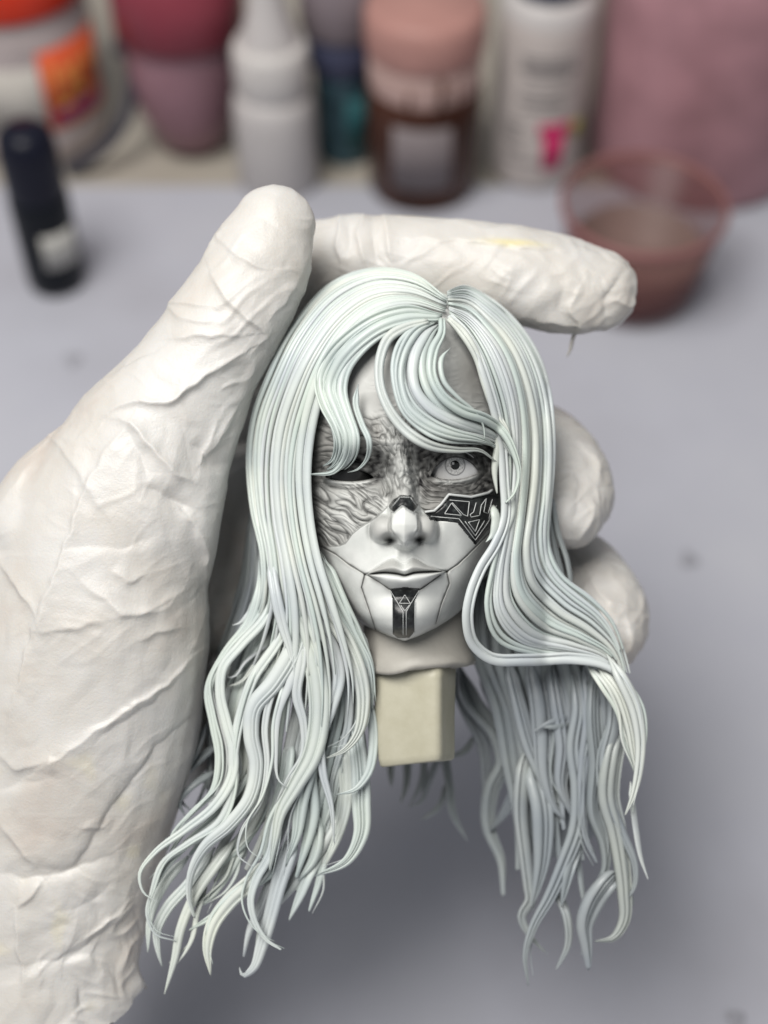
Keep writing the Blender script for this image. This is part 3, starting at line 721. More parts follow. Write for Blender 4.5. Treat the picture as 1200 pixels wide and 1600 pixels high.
# bangs: broad left sweep
def d_bang(lift, endlift=None):
    def f(x, y, s):
        hd = hair_d(x, y) + 6
        fd = np.maximum(face_base(np.clip(x, 490, 775), np.clip(y, 420, 990))[0], 60) + lift + (0 if endlift is None else endlift * s)
        k = sstep(0.0, 0.45, s)
        return np.maximum(hd, fd) * (1 - k) + np.maximum(fd, hd * 0.5) * k
    return f
BL = [
    [(690, 492), (640, 486), (590, 496), (545, 524), (514, 560), (500, 596), (508, 628), (524, 660), (531, 690), (527, 714), (513, 726)],
    [(688, 496), (640, 494), (594, 506), (552, 534), (522, 568), (510, 602), (520, 638), (536, 676), (537, 708), (518, 735), (487, 741)],
    [(686, 499), (642, 502), (600, 515), (560, 543), (534, 576), (526, 610), (538, 646), (551, 682), (548, 712), (530, 733), (492, 743)],
    [(683, 502), (645, 508), (606, 524), (570, 550), (548, 580), (543, 612), (553, 648), (567, 682), (567, 712), (556, 732), (545, 737)],
]
sheet_locks(BL, 7, ov=1.35, dfun=d_bang(22), tipr=(0.95, 1.0), off=6, tip=0.35, under=False, ujit=0.2)
lock([(686, 497), (640, 497), (596, 510), (556, 538), (528, 572), (516, 606), (528, 644), (542, 682), (540, 712), (522, 737), (486, 741)], 24, 9, 3, off=12, dmode=d_bang(26), tip=0.45)
lock([(560, 600), (556, 630), (566, 664), (577, 690), (574, 716), (558, 734), (544, 738)], 11, 5, 2, off=3, dmode=d_bang(24), tip=0.6, root=0.05)
# bangs: centre sweep down and to the right
BC = [
    [(672, 503), (636, 510), (610, 526), (597, 560), (596, 600), (612, 640), (640, 672), (672, 692), (712, 699), (750, 700), (776, 721)],
    [(678, 504), (650, 515), (631, 538), (621, 571), (623, 605), (634, 640), (664, 668), (700, 684), (738, 690), (764, 696), (780, 706)],
    [(684, 505), (660, 520), (642, 546), (634, 580), (640, 612), (660, 640), (690, 660), (724, 672), (754, 680), (780, 694), (798, 720)],
    [(690, 506), (676, 524), (664, 550), (662, 582), (672, 612), (694, 634), (722, 648), (752, 658), (778, 674), (796, 700), (806, 730)],
]
sheet_locks(BC, 8, urange=(0.17, 1), ov=1.35, dfun=d_bang(26), tipr=(0.93, 1.0), off=6, tip=0.45, under=False, ujit=0.25)
lock([(668, 503), (634, 512), (608, 528), (594, 562), (594, 602), (610, 643), (638, 676), (672, 696), (714, 703), (750, 704), (775, 722)], 17, 8, 2, off=10, dmode=d_bang(28), tip=0.4)
lock([(690, 500), (690, 520), (677, 548), (674, 584), (690, 618), (722, 642), (758, 655), (784, 674), (804, 712), (810, 745), (802, 772), (791, 784)], 18, 9, 2, off=15, dmode=d_bang(28), tip=0.55)
lock(z2((770, 332), (738, 370), (745, 450), (798, 512), (858, 562), (888, 612), (893, 657)), 9, 5, 1, off=22, dmode=d_bang(24), tip=0.7, root=0.1)
lock([(700, 498), (722, 520), (744, 556), (758, 600), (772, 640), (790, 668), (800, 690)], 16, 7, 2, off=10, dmode=d_bang(24), tip=0.5)

# left tails, traced one by one: (points, width, depth at root, depth at tip)
def tails(conv, rows, m=None, off=0):
    for pts, wd, d0, d1 in rows:
        pts = list(pts); pre = 0
        if rows is LT and 90 < pts[0][1] < 420:
            q = pts[0]; pts = [tuple(q[i] + (ap - q[i]) * k for i, ap in enumerate((590, -260))) for k in (0.8, 0.4)] + pts; pre = 2
        p = conv(*pts); P = np.array([(a, b) for a, b in p], float)
        z = np.linspace(d0, d1, len(P)) + off; z[0] -= 20
        if pre: z = np.concatenate([[d0 - 26, d0 - 14], np.linspace(d0, d1, len(P) - 2)]) + off
        lock(np.column_stack([P, z]), wd * 1.18, max(3.5, wd * 0.44), None, m=m, tip=0.75, camn=0.5, twist=random.uniform(-0.5, 0.5), root=0.08, taper_p=2.6)
LT = [
    ([(500, -60), (497, 60), (465, 170), (370, 300), (308, 430), (325, 560), (345, 690), (320, 820), (240, 900), (170, 980), (150, 1035)], 15, 40, 55),
    ([(560, -40), (525, 150), (430, 260), (360, 350), (350, 440), (375, 560), (400, 660), (395, 760), (330, 870), (220, 960), (100, 1050), (45, 1130), (60, 1200), (112, 1235)], 16, 60, 70),
    ([(590, 200), (470, 400), (420, 560), (400, 680), (400, 790), (350, 930), (220, 1020), (130, 1090), (90, 1200), (72, 1280), (105, 1358), (180, 1383)], 15, 70, 50),
    ([(640, 240), (560, 400), (480, 500), (470, 600), (490, 720), (465, 840), (390, 940), (290, 1030), (240, 1130), (235, 1230), (252, 1287)], 27, 78, 66),
    ([(600, 330), (545, 450), (520, 570), (528, 720), (500, 860), (430, 970), (420, 1060), (472, 1101)], 11, 80, 84),
    ([(540, -80), (560, 60), (590, 190), (620, 290), (636, 384)], 17, 92, 88),
    ([(600, -80), (640, 120), (690, 260), (722, 400), (728, 540), (700, 680), (640, 790), (580, 900), (560, 1000), (540, 1110)], 30, 92, 72),
    ([(640, -80), (705, 150), (770, 260), (800, 380), (770, 500), (730, 620), (740, 750), (770, 870), (782, 1010)], 19, 98, 70),
    ([(680, -90), (760, 140), (830, 250), (880, 380), (892, 480), (870, 600), (820, 660), (757, 688)], 23, 104, 90),
    ([(725, -90), (800, 100), (865, 230), (912, 350), (924, 495)], 24, 106, 80),
    ([(890, 430), (920, 520), (931, 640), (910, 750), (860, 810), (795, 828)], 15, 66, 78),
    ([(850, 500), (878, 700), (886, 860), (884, 980), (830, 1080), (716, 1135)], 27, 48, 60),
    ([(800, 560), (830, 720), (830, 860), (800, 980), (755, 1090)], 22, 40, 40),
    ([(690, 640), (640, 790), (570, 930), (540, 1060), (490, 1150), (468, 1230), (488, 1320), (530, 1380), (579, 1413)], 15, 66, 70),
    ([(640, 960), (600, 1080), (570, 1180), (545, 1280), (510, 1400), (475, 1490), (435, 1515), (425, 1490)], 26, 46, 40),
    ([(590, 1030), (540, 1160), (500, 1260), (460, 1350), (440, 1440)], 17, 30, 20),
    ([(560, 1060), (480, 1150), (390, 1230), (325, 1320), (303, 1410), (313, 1507)], 25, 50, 56),
    ([(600, 1040), (540, 1120), (430, 1200), (340, 1280), (234, 1342)], 17, 36, 44),
    ([(420, 980), (330, 1100), (255, 1210), (200, 1340), (178, 1450), (140, 1582)], 17, 52, 40),
    ([(300, 1180), (262, 1280), (245, 1370), (215, 1430), (187, 1468)], 9, 40, 40),
    ([(330, 1030), (230, 1170), (150, 1260), (112, 1340), (115, 1420), (129, 1476)], 18, 40, 20),
    ([(230, 1060), (130, 1180), (85, 1300), (76, 1424)], 15, 30, 16),
    ([(760, 1010), (690, 1130), (655, 1210), (613, 1301)], 17, 30, 30),
    ([(790, 980), (745, 1080), (718, 1180), (688, 1268)], 15, 26, 26),
    ([(830, 820), (770, 960), (700, 1060), (630, 1170), (565, 1255)], 28, 24, 18),
    ([(720, 560), (690, 720), (655, 860), (640, 980), (598, 1095)], 23, 70, 55),
    ([(760, 480), (700, 600), (690, 760), (702, 900), (672, 1040), (640, 1140)], 24, 60, 44),
    ([(480, 90), (452, 150), (425, 178), (397, 186)], 8, 40, 30),
    ([(620, 380), (570, 520), (560, 660), (575, 780), (600, 800)], 14, 86, 84),
    ([(660, 300), (640, 450), (665, 560), (660, 680), (610, 760), (560, 860)], 15, 88, 70),
    ([(560, 260), (480, 340), (430, 400), (370, 420)], 13, 40, 44),
    ([(520, 200), (450, 330), (400, 380), (375, 420)], 12, 34, 34),
    ([(560, 330), (500, 420), (440, 520), (425, 600)], 19, 60, 50),
    ([(480, 700), (400, 830), (300, 900), (200, 985), (160, 1040)], 13, 40, 42),
    ([(430, 780), (350, 900), (250, 990), (150, 1100), (100, 1190)], 14, 46, 46),
    ([(500, 800), (410, 920), (300, 980), (210, 1030), (170, 1080)], 16, 40, 36),
    ([(520, 900), (430, 1020), (350, 1090), (290, 1170), (260, 1250)], 15, 30, 30),
    ([(460, 560), (445, 640), (440, 720), (400, 800), (340, 850)], 16, 30, 30),
    ([(780, 300), (830, 420), (835, 560), (800, 680), (770, 800), (780, 900)], 16, 60, 40),
    ([(700, 400), (740, 520), (790, 600), (800, 720), (780, 840), (740, 960)], 18, 50, 34),
    ([(560, 560), (545, 700), (560, 820), (540, 960), (500, 1080)], 17, 44, 34),
    ([(620, 600), (600, 760), (570, 860), (530, 980), (520, 1080)], 18, 52, 40),
    ([(830, 200), (880, 230), (905, 300), (915, 400)], 20, 84, 70),
    ([(700, 860), (720, 980), (700, 1080), (650, 1150)], 20, 40, 34),
    ([(470, 960), (420, 1060), (380, 1130), (330, 1200), (262, 1262)], 14, 22, 30),
]
tails(z3, LT)
# filler fan under the left tails
FAN = [
    [(400, 940, 10), (365, 1020, 10), (345, 1120, 15), (350, 1200, 15), (320, 1270, 15), (280, 1330, 15)],
    [(450, 960, 30), (425, 1060, 30), (405, 1150, 30), (400, 1230, 26), (360, 1310, 22), (310, 1380, 20)],
    [(500, 960, 40), (490, 1060, 40), (470, 1160, 38), (455, 1250, 34), (430, 1330, 28), (390, 1400, 22)],
    [(545, 990, 40), (540, 1080, 40), (520, 1180, 36), (505, 1270, 30), (480, 1350, 26), (445, 1420, 20)],
    [(572, 1030, 30), (565, 1110, 30), (552, 1200, 26), (540, 1270, 24), (520, 1330, 22), (490, 1370, 18)],
]
sheet_locks(FAN, 20, ov=1.4, tipr=(0.8, 1.0), tip=0.45, under=False, jit=5)
# back-left strands seen between glove and curtain
BLK = [
    [(392, 800, -90), (380, 900, -95), (352, 1000, -100), (330, 1120, -100), (318, 1220, -95), (290, 1290, -90)],
    [(400, 820, -60), (398, 920, -60), (372, 1020, -60), (345, 1130, -60), (345, 1220, -50), (310, 1300, -40)],
    [(430, 900, -40), (425, 1000, -40), (410, 1100, -40), (400, 1200, -35), (370, 1290, -30)],
]
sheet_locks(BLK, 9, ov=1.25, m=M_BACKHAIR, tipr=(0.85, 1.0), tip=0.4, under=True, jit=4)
tails(z3, [([(300, 560), (250, 680), (190, 780), (200, 850), (240, 890)], 12, -30, -30), ([(340, 640), (270, 700), (200, 770), (160, 840)], 12, -45, -40),
           ([(330, 740), (240, 800), (195, 860), (215, 905)], 12, -20, -15), ([(300, 900), (200, 960), (150, 1000), (112, 975)], 10, -10, -10)], M_BACKHAIR)

# right tails
RTF = [
    ([(940, 300), (1000, 400), (1045, 500), (1066, 620), (1062, 720), (1040, 830), (1011, 902)], 19, 62, 50),
    ([(900, 340), (980, 440), (1024, 570), (1042, 680), (1057, 765)], 15, 50, 46),
    ([(860, 330), (930, 420), (990, 520), (1012, 640), (1046, 745)], 14, 40, 40),
    ([(1030, 780), (1040, 880), (1052, 970), (1070, 1070), (1096, 1147)], 11, 30, 20),
]
tails(z4, RTF)
RB = [
    [(725, 880, -95), (735, 1010, -90), (775, 1100, -95), (790, 1200, -95), (800, 1290, -90), (800, 1370, -90)],
    [(785, 880, -80), (790, 1010, -70), (815, 1110, -75), (825, 1210, -75), (830, 1300, -70), (832, 1390, -70)],
    [(840, 880, -65), (850, 1010, -55), (868, 1110, -55), (865, 1210, -55), (868, 1310, -50), (880, 1400, -50)],
    [(860, 890, -55), (900, 1010, -40), (925, 1100, -40), (925, 1200, -40), (925, 1290, -35), (940, 1370, -35)],
    [(880, 930, -45), (945, 1020, -30), (975, 1100, -30), (965, 1180, -30), (955, 1260, -30), (975, 1340, -30)],
]
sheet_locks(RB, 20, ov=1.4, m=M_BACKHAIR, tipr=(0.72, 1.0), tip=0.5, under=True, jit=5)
RTB = [
    ([(560, 300), (610, 500), (650, 650), (690, 760), (722, 860), (730, 965)], 26, -50, -45),
    ([(640, 300), (680, 480), (692, 600), (702, 760), (742, 880), (782, 925)], 28, -45, -40),
    ([(720, 300), (752, 500), (772, 640), (762, 800), (802, 900)], 28, -40, -36),
    ([(640, 620), (618, 780), (614, 900), (630, 1050), (645, 1170), (650, 1230), (618, 1290), (640, 1350), (702, 1422)], 24, -46, -50),
    ([(640, 700), (690, 880), (695, 1000), (690, 1090), (670, 1190), (652, 1250)], 32, -40, -46),
    ([(790, 300), (830, 500), (812, 650), (830, 800), (822, 960), (780, 1080), (720, 1220), (660, 1330), (630, 1440), (642, 1545)], 24, -30, -20),
    ([(850, 300), (872, 520), (852, 700), (842, 860), (860, 1000), (900, 1085)], 20, -24, -24),
    ([(900, 300), (890, 540), (902, 700), (892, 900), (930, 1020), (932, 1110), (880, 1203)], 30, -24, -22),
    ([(950, 320), (962, 560), (932, 700), (950, 860), (1000, 980), (1046, 1100), (1042, 1180), (1014, 1227)], 20, -10, -12),
    ([(1000, 520), (952, 700), (940, 840), (970, 960), (990, 1080), (1002, 1200), (1000, 1310), (960, 1370), (903, 1382)], 30, -14, -10),
    ([(985, 1120), (945, 1155), (890, 1220), (850, 1320), (858, 1400), (868, 1482)], 32, -12, -16),
    ([(820, 1000), (845, 1180), (860, 1280), (855, 1332)], 11, -40, -40),
    ([(740, 1180), (790, 1300), (792, 1400), (750, 1487)], 15, -36, -30),
    ([(830, 1000), (795, 1120), (768, 1245)], 18, -20, -24),
    ([(370, 320), (430, 480), (520, 600), (545, 710), (500, 810), (490, 950), (538, 1080), (546, 1205)], 30, -150, -140),
    ([(350, 330), (400, 480), (470, 640), (482, 800), (480, 945)], 24, -170, -165),
    ([(450, 320), (540, 500), (600, 640), (612, 760), (560, 880), (500, 965)], 30, -130, -130),
    ([(520, 320), (590, 480), (640, 640), (620, 800)], 26, -110, -110),
    ([(320, 640), (345, 800), (358, 900), (412, 1002)], 14, -190, -190),
    ([(320, 640), (265, 780), (230, 860), (188, 872)], 12, -200, -200),
    ([(250, 640), (240, 780), (198, 862)], 12, -200, -200),
    ([(185, 640), (180, 800), (160, 860)], 12, -205, -205),
    ([(335, 780), (300, 880), (235, 925)], 10, -200, -200),
    ([(120, 640), (125, 800)], 12, -205, -205),
    ([(445, 600), (400, 665), (330, 690)], 10, -170, -170),
    ([(808, 535), (740, 550), (668, 585)], 10, -24, -20), ([(810, 562), (750, 572), (690, 572)], 9, -24, -20),
    ([(1000, 1080), (1020, 1180), (1034, 1255), (1015, 1262)], 10, -30, -30),
    ([(330, 60), (350, 110), (345, 160)], 10, -30, -30),
]
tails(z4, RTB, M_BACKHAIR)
# thin stray strands among the tails
def wisps(conv, rows, count, m, lift):
    for pts, wd, d0, d1 in random.choices(rows, k=count):
        P = np.array(conv(*pts), float); k = len(P); t = np.linspace(0, 1, k)
        a, b, c, ph = random.uniform(-9, 9), random.uniform(-12, 12), random.uniform(3, 7), random.uniform(0, 6)
        P[:, 0] += a + b * t + c * np.sin(t * random.uniform(5, 9) + ph); P[:, 1] += random.uniform(-22, 10) * t + c * 0.6 * np.cos(t * 6 + ph)
        z = np.linspace(d0, d1, k) + random.uniform(-6, lift); z[0] -= 22
        lock(np.column_stack([P, z]), random.uniform(4.5, 8.0), None, 1, m=m, tip=0.8, camn=0.5, root=0.08, taper_p=2.0)
wisps(z3, LT, 34, M_HAIR, 12)
wisps(z4, RTB[:12], 16, M_BACKHAIR, 10)
wisps(z4, RTF, 4, M_HAIR, 8)
# back strands right of the curtain, in front of the fingers
for p_, w_ in (([(862, 780), (870, 830), (886, 880), (890, 920), (880, 950)], 14), ([(858, 800), (866, 860), (878, 905), (880, 940)], 13)):
    lock(np.column_stack([np.array(p_, float), np.full(len(p_), 0.0)]), w_, 5, 2, m=M_BACKHAIR, tip=0.5)

# ------------------------------------------------------------------ gloved hand
HAND = empty('person', unproj(np.array([60.0, 1560, -60])), 'white latex gloved hand gripping the doll head from behind, thumb at its left', 'person')
def tube_pts(rows, n, ns=28):
    P = spline(np.array([r[:3] for r in rows], float), n)
    R = np.array(rows, float)
    s = np.concatenate([[0], np.cumsum(np.linalg.norm(np.diff(R[:, :3], axis=0), axis=1))])
    q = np.concatenate([[0], np.cumsum(np.linalg.norm(np.diff(P[:, :3], axis=0), axis=1))]); q = q / q[-1] * s[-1]
    ra = cr(s, R[:, 3], q); rb = cr(s, R[:, 4], q)
    T = np.gradient(P, axis=0); T /= np.linalg.norm(T, axis=1)[:, None]
    ref = np.array([0, 0, 1.0]); B = np.cross(T, ref); B /= np.linalg.norm(B, axis=1)[:, None] + 1e-9; N = np.cross(B, T)
    # round both ends
    V = []; a = np.linspace(0, 2 * np.pi, ns, endpoint=False)
    def ring(c, ra_, rb_, i): V.append(c + ra_ * np.cos(a)[:, None] * B[i] + rb_ * np.sin(a)[:, None] * N[i])
    for k in range(6):
        t = math.radians(90 - k * 15); ring(P[0] - T[0] * ra[0] * math.sin(t) * 0.9, ra[0] * math.cos(t) + .5, rb[0] * math.cos(t) + .5, 0)
    for i in range(n): ring(P[i], ra[i], rb[i], i)
    for k in range(1, 7):
        t = math.radians(k * 15 if k < 6 else 88); ring(P[-1] + T[-1] * ra[-1] * math.sin(t) * 0.9, ra[-1] * math.cos(t) + .5, rb[-1] * math.cos(t) + .5, n - 1)
    V = np.array(V); nr = len(V)
    return V.reshape(-1, 3), gridfaces(nr, ns, True), nr, ns
PARTS = [
    # thumb, ball of the thumb, wrist, forearm
    [(432, 346, 58, 66, 50), (421, 374, 58, 76, 60), (400, 424, 55, 85, 70), (362, 492, 50, 90, 78), (318, 560, 46, 95, 84), (270, 640, 40, 116, 96), (215, 745, 30, 148, 118), (160, 880, 10, 172, 140), (138, 1020, -10, 188, 150), (116, 1160, -30, 188, 150), (86, 1300, -50, 178, 140), (66, 1430, -60, 170, 130), (50, 1580, -70, 164, 124), (30, 1800, -80, 160, 120)],
    # outer palm mass
    [(60, 900, -40, 130, 130), (40, 1100, -60, 170, 150), (10, 1350, -80, 160, 140)],
    [(40, 830, -10, 70, 100), (90, 760, 0, 70, 80), (160, 700, 20, 70, 70)],
    # palm behind the head
    [(150, 1000, -110, 150, 110), (260, 900, -150, 150, 95), (370, 820, -230, 150, 85), (500, 760, -300, 140, 75)],
    [(180, 1180, -120, 130, 110), (280, 1060, -190, 130, 90), (400, 970, -270, 130, 75), (560, 900, -330, 120, 65)],
    # index
    [(340, 640, -250, 90, 80), (400, 520, -200, 80, 75), (470, 425, -150, 72, 70), (540, 402, -120, 66, 66), (620, 404, -100, 67, 66), (720, 418, -90, 71, 66), (820, 434, -80, 75, 68), (890, 446, -74, 77, 66), (936, 452, -70, 70, 60)],
    # middle
    [(520, 740, -330, 80, 70), (700, 690, -330, 74, 66), (820, 690, -260, 70, 66), (885, 735, -170, 66, 66), (892, 780, -105, 66, 66), (888, 805, -70, 58, 56)],
    # ring
    [(540, 850, -340, 76, 66), (720, 850, -340, 72, 64), (860, 870, -270, 68, 64), (930, 925, -190, 66, 64), (948, 970, -130, 67, 62), (948, 992, -95, 58, 54)],
    # little
    [(500, 930, -340, 66, 58), (620, 960, -340, 60, 54), (720, 970, -300, 54, 50), (780, 960, -250, 50, 48)],
]
VV, FF, off_ = [], [], 0
for rows in PARTS:
    v, f, nr, ns = tube_pts(rows, 40)
    VV.append(v); k = len(v)
    caps = [list(range(ns))[::-1], list(range(k - ns, k))]
    FF += [tuple(int(q) + off_ for q in r) for r in f] + [tuple(q + off_ for q in c) for c in caps]
    off_ += k
me = bpy.data.meshes.new('glove_rough'); me.from_pydata([tuple(v) for v in np.vstack(VV)], [], FF)
tmp = bpy.data.objects.new('glove_rough', me); COL.objects.link(tmp)
rm = tmp.modifiers.new('r', 'REMESH'); rm.mode = 'VOXEL'; rm.voxel_size = 2.6
dg = bpy.context.evaluated_depsgraph_get(); ev = tmp.evaluated_get(dg); em = ev.to_mesh()
gv = np.empty(len(em.vertices) * 3); em.vertices.foreach_get('co', gv); gv = gv.reshape(-1, 3)
lt = np.empty(len(em.polygons), np.int32); em.polygons.foreach_get('loop_total', lt)
li = np.empty(len(em.loops), np.int32); em.loops.foreach_get('vertex_index', li)
gf = li.reshape(-1, 4) if (lt == 4).all() else None
ev.to_mesh_clear(); bpy.data.objects.remove(tmp); bpy.data.meshes.remove(me)
E = np.vstack([gf[:, [0, 1]], gf[:, [1, 2]], gf[:, [2, 3]], gf[:, [3, 0]]])
nvert = len(gv); cnt = np.bincount(E[:, 0], minlength=nvert) + np.bincount(E[:, 1], minlength=nvert)
def lap(A, it, lam=0.6):
    A = A.copy()
    for _ in range(it):
        S = np.stack([np.bincount(E[:, 0], A[E[:, 1], c], nvert) + np.bincount(E[:, 1], A[E[:, 0], c], nvert) for c in range(A.shape[1])], 1) / cnt[:, None]
        A += lam * (S - A)
    return A
def vnormals(A):
    fn = np.cross(A[gf[:, 2]] - A[gf[:, 0]], A[gf[:, 3]] - A[gf[:, 1]])
    N = np.zeros_like(A)
    for k in range(4):
        for c in range(3): N[:, c] += np.bincount(gf[:, k], fn[:, c], nvert)
    return N / (np.linalg.norm(N, axis=1)[:, None] + 1e-9)
gv = lap(gv, 36)
gn = vnormals(gv)
if np.mean(gn[:, 2] * np.sign(gv[:, 2] - np.median(gv[:, 2]))) < 0: gn = -gn
x, y, z = gv.T
front = sstep(-0.25, 0.25, gn[:, 2])
disp = np.zeros(nvert)
def zg5(*p): return [(.4626 * a, 260 + .4626 * b) for a, b in p]
def zg6(*p): return [(.4376 * a, 900 + .4376 * b) for a, b in p]
CREASES = [  # points, height, width on one side, width on the other, deepest z it applies to
    (zg5((425, 868), (330, 1010), (250, 1200), (180, 1400), (120, 1590)), 7, 5, 22), (zg6((190, 0), (120, 200), (60, 420), (30, 540)), 6, 5, 20),
    (zg5((365, 850), (395, 818), (480, 803), (560, 800), (640, 750), (740, 680), (830, 625)), 8, 6, 14),
    (zg5((375, 858), (430, 858), (470, 900), (540, 980), (600, 1040), (645, 1062)), 9, 10, 8),
    (zg5((495, 1085), (560, 1112), (610, 1140), (655, 1165)), -13, 10, 9), (zg5((420, 885), (470, 960), (500, 1060)), -8, 14, 12),
    (zg5((620, 870), (640, 980), (650, 1060)), -5, 16, 16), (zg5((300, 750), (380, 690), (470, 640), (580, 582)), -5, 4, 14),
    (zg5((585, 580), (700, 575), (820, 570)), 5, 5, 16), (zg5((720, 360), (760, 440), (820, 500), (880, 560), (905, 610)), 6, 5, 14),
    (zg5((540, 470), (620, 460), (710, 480)), 4, 5, 12), (zg5((730, 230), (800, 300), (880, 340), (960, 352)), 4, 6, 14),
    (zg5((860, 320), (920, 345), (980, 340)), -3.5, 5, 8), (zg5((900, 520), (960, 460), (1000, 400)), 4, 6, 12), (zg5((740, 860), (700, 950), (680, 1010)), 4, 6, 10),
    (zg5((180, 860), (260, 882), (340, 862), (410, 856)), -5, 6, 14), (zg5((0, 1160), (60, 1080), (110, 1000)), 5, 6, 14), (zg5((0, 1340), (60, 1430), (110, 1500), (130, 1540)), 6, 5, 14),
    (zg5((270, 1400), (330, 1450), (440, 1520), (540, 1480), (600, 1450)), 5, 8, 14), (zg5((380, 1360), (430, 1400), (500, 1380)), 4, 6, 10), (zg5((200, 1300), (300, 1280), (420, 1290), (520, 1250)), -4, 8, 18),
    (zg5((610, 1170), (650, 1210), (680, 1280), (690, 1400)), 8, 6, 18), (zg5((560, 1100), (640, 1190), (660, 1250)), -6, 6, 10), (zg5((700, 980), (760, 900), (800, 820)), 4, 8, 14),
    (zg6((690, 290), (580, 390), (450, 480), (330, 560), (250, 620), (130, 700)), 7, 6, 16), (zg6((660, 340), (540, 450), (420, 530), (330, 600)), -5, 6, 10),
    (zg6((665, 520), (590, 590), (500, 710), (380, 860), (310, 980), (270, 1040), (130, 1052)), -7, 4, 12), (zg6((0, 890), (60, 960), (130, 1045)), 6, 6, 14), (zg6((0, 760), (80, 738), (160, 730)), -6, 6, 14),
    (zg6((0, 640), (60, 690), (180, 660)), 5, 6, 12), (zg6((180, 640), (185, 700)), 4, 4, 8), (zg6((640, 60), (600, 110), (500, 130), (400, 110)), 4, 8, 14), (zg6((480, 1200), (400, 1260), (300, 1330), (200, 1370), (80, 1385)), -9, 6, 14),
    (zg6((470, 1160), (400, 1230), (300, 1300)), 6, 5, 10), (zg6((60, 1190), (58, 1280), (72, 1370), (92, 1480)), 8, 4, 16), (zg6((300, 900), (340, 906), (378, 894)), 4, 4, 8), (zg6((-20, 1062), (100, 1078), (280, 1046), (400, 1000)), -12, 10, 16),
    (zg6((130, 200), (250, 190), (370, 160)), 4, 6, 14), (zg6((500, 230), (560, 200), (640, 190)), 4, 6, 10), (zg6((60, 1180), (110, 1140), (150, 1100)), 6, 5, 12), (zg6((220, 1200), (320, 1170), (420, 1090)), -5, 8, 12),
    ([(60, 660), (110, 720), (160, 800)], 4, 8, 20), ([(250, 470), (290, 500), (340, 500)], 3.5, 6, 12), ([(300, 690), (330, 720), (350, 745)], -6, 6, 10),
    # index finger: pleats at the knuckle, folds at the tip
    ([(533, 338), (528, 372), (532, 410)], 7, 5, 8), ([(566, 334), (560, 365), (568, 410)], 7, 5, 8), ([(582, 336), (584, 372), (592, 420)], -6, 5, 6), ([(600, 336), (604, 370), (612, 410)], 6, 5, 10), ([(548, 340), (545, 400)], -6, 5, 6),
    ([(640, 372), (720, 378), (820, 388), (900, 392)], 5, 5, 22), ([(862, 425), (880, 450), (872, 480), (890, 505)], -5, 6, 10), ([(905, 450), (890, 480), (905, 508), (900, 522)], 5, 5, 9), ([(980, 420), (960, 450), (945, 480), (952, 512)], -7, 6, 10), ([(965, 470), (985, 480), (995, 470)], 5, 5, 8),
    ([(890, 372), (930, 385), (975, 410)], -4, 6, 10), ([(840, 500), (880, 505), (930, 512)], 4, 5, 8), ([(700, 345), (760, 362), (830, 366)], 3, 8, 12),
    # other fingertips
    ([(900, 690), (930, 720), (935, 760)], 6, 6, 12), ([(890, 720), (905, 760), (895, 820)], -6, 6, 12), ([(930, 780), (920, 820), (895, 850)], 5, 6, 10), ([(920, 900), (950, 940), (985, 950)], 6, 6, 12), ([(910, 930), (940, 970), (990, 985)], -6, 6, 12), ([(980, 960), (985, 1000), (965, 1040)], 5, 6, 12),
]
for pts, h, w1, w2 in CREASES:
    pts = np.asarray(pts, float); x0, y0 = pts.min(0) - 60; x1, y1 = pts.max(0) + 60
    mk = np.where((x > x0) & (x < x1) & (y > y0) & (y < y1) & (gn[:, 2] > -0.3))[0]
    if len(mk) == 0: continue
    P = spline(pts, max(8, len(pts) * 4))
    jx = 4 * n2(x[mk] / 26, y[mk] / 26, 41); jy = 4 * n2(x[mk] / 26, y[mk] / 26, 42)
    sd, par, side = seg_dist(x[mk] + jx, y[mk] + jy, P)
    wv = np.where(side > 0, w1 * 0.75, w2 * 1.5) if h > 0 else np.where(side > 0, w1 * 1.5, w2 * 1.6)
    tp = np.sin(np.pi * np.clip(par * 0.92 + 0.04, 0, 1)) ** 0.6
    disp[mk] += (1.15 if h > 0 else 0.9) * h * tp * np.exp(-(sd / wv) ** 1.05) * front[mk]
# crumpled film: warped ridged noise, finer toward the cuff
wp = gv / 60.0; wp = wp + 0.6 * np.stack([n3(gv / 95, 1), n3(gv / 95, 2), n3(gv / 95, 3)], 1)
rot = np.stack([0.75 * wp[:, 0] + 0.66 * wp[:, 1], -0.66 * wp[:, 0] + 0.75 * wp[:, 1], wp[:, 2]], 1)
r_a = np.abs(n3(rot * [0.62, 0.36, 0.5], 4)); r_b = np.abs(n3(wp * 0.75, 5)); r_c = np.abs(n3(wp * 1.9, 12)); soft = n3(gv / 150, 6)
cr_ = 1.0 + 0.8 * sstep(1300, 1500, y)
ang = np.stack([0.80 * gv[:, 0] - 0.60 * gv[:, 1], 0.60 * gv[:, 0] + 0.80 * gv[:, 1], gv[:, 2]], 1) + 14 * np.stack([n3(gv / 70, 21), n3(gv / 70, 22), n3(gv / 70, 23)], 1)
r_d = 1 - np.minimum(np.abs(n3(ang / [170, 30, 60], 24)) * 3.2, 1); msk = sstep(-0.1, 0.4, n3(gv / 110, 25))
ang2 = np.stack([0.9 * gv[:, 0] + 0.43 * gv[:, 1], -0.43 * gv[:, 0] + 0.9 * gv[:, 1], gv[:, 2]], 1) + 10 * np.stack([n3(gv / 50, 26), n3(gv / 50, 27), n3(gv / 50, 28)], 1)
r_e = 1 - np.minimum(np.abs(n3(ang2 / [120, 22, 50], 29)) * 3.5, 1); msk2 = sstep(0.05, 0.5, n3(gv / 90, 30))
fing = sstep(840, 880, x); calm = 1 - 0.65 * sstep(700, 860, y) * sstep(1420, 1300, y) * sstep(500, 400, x)
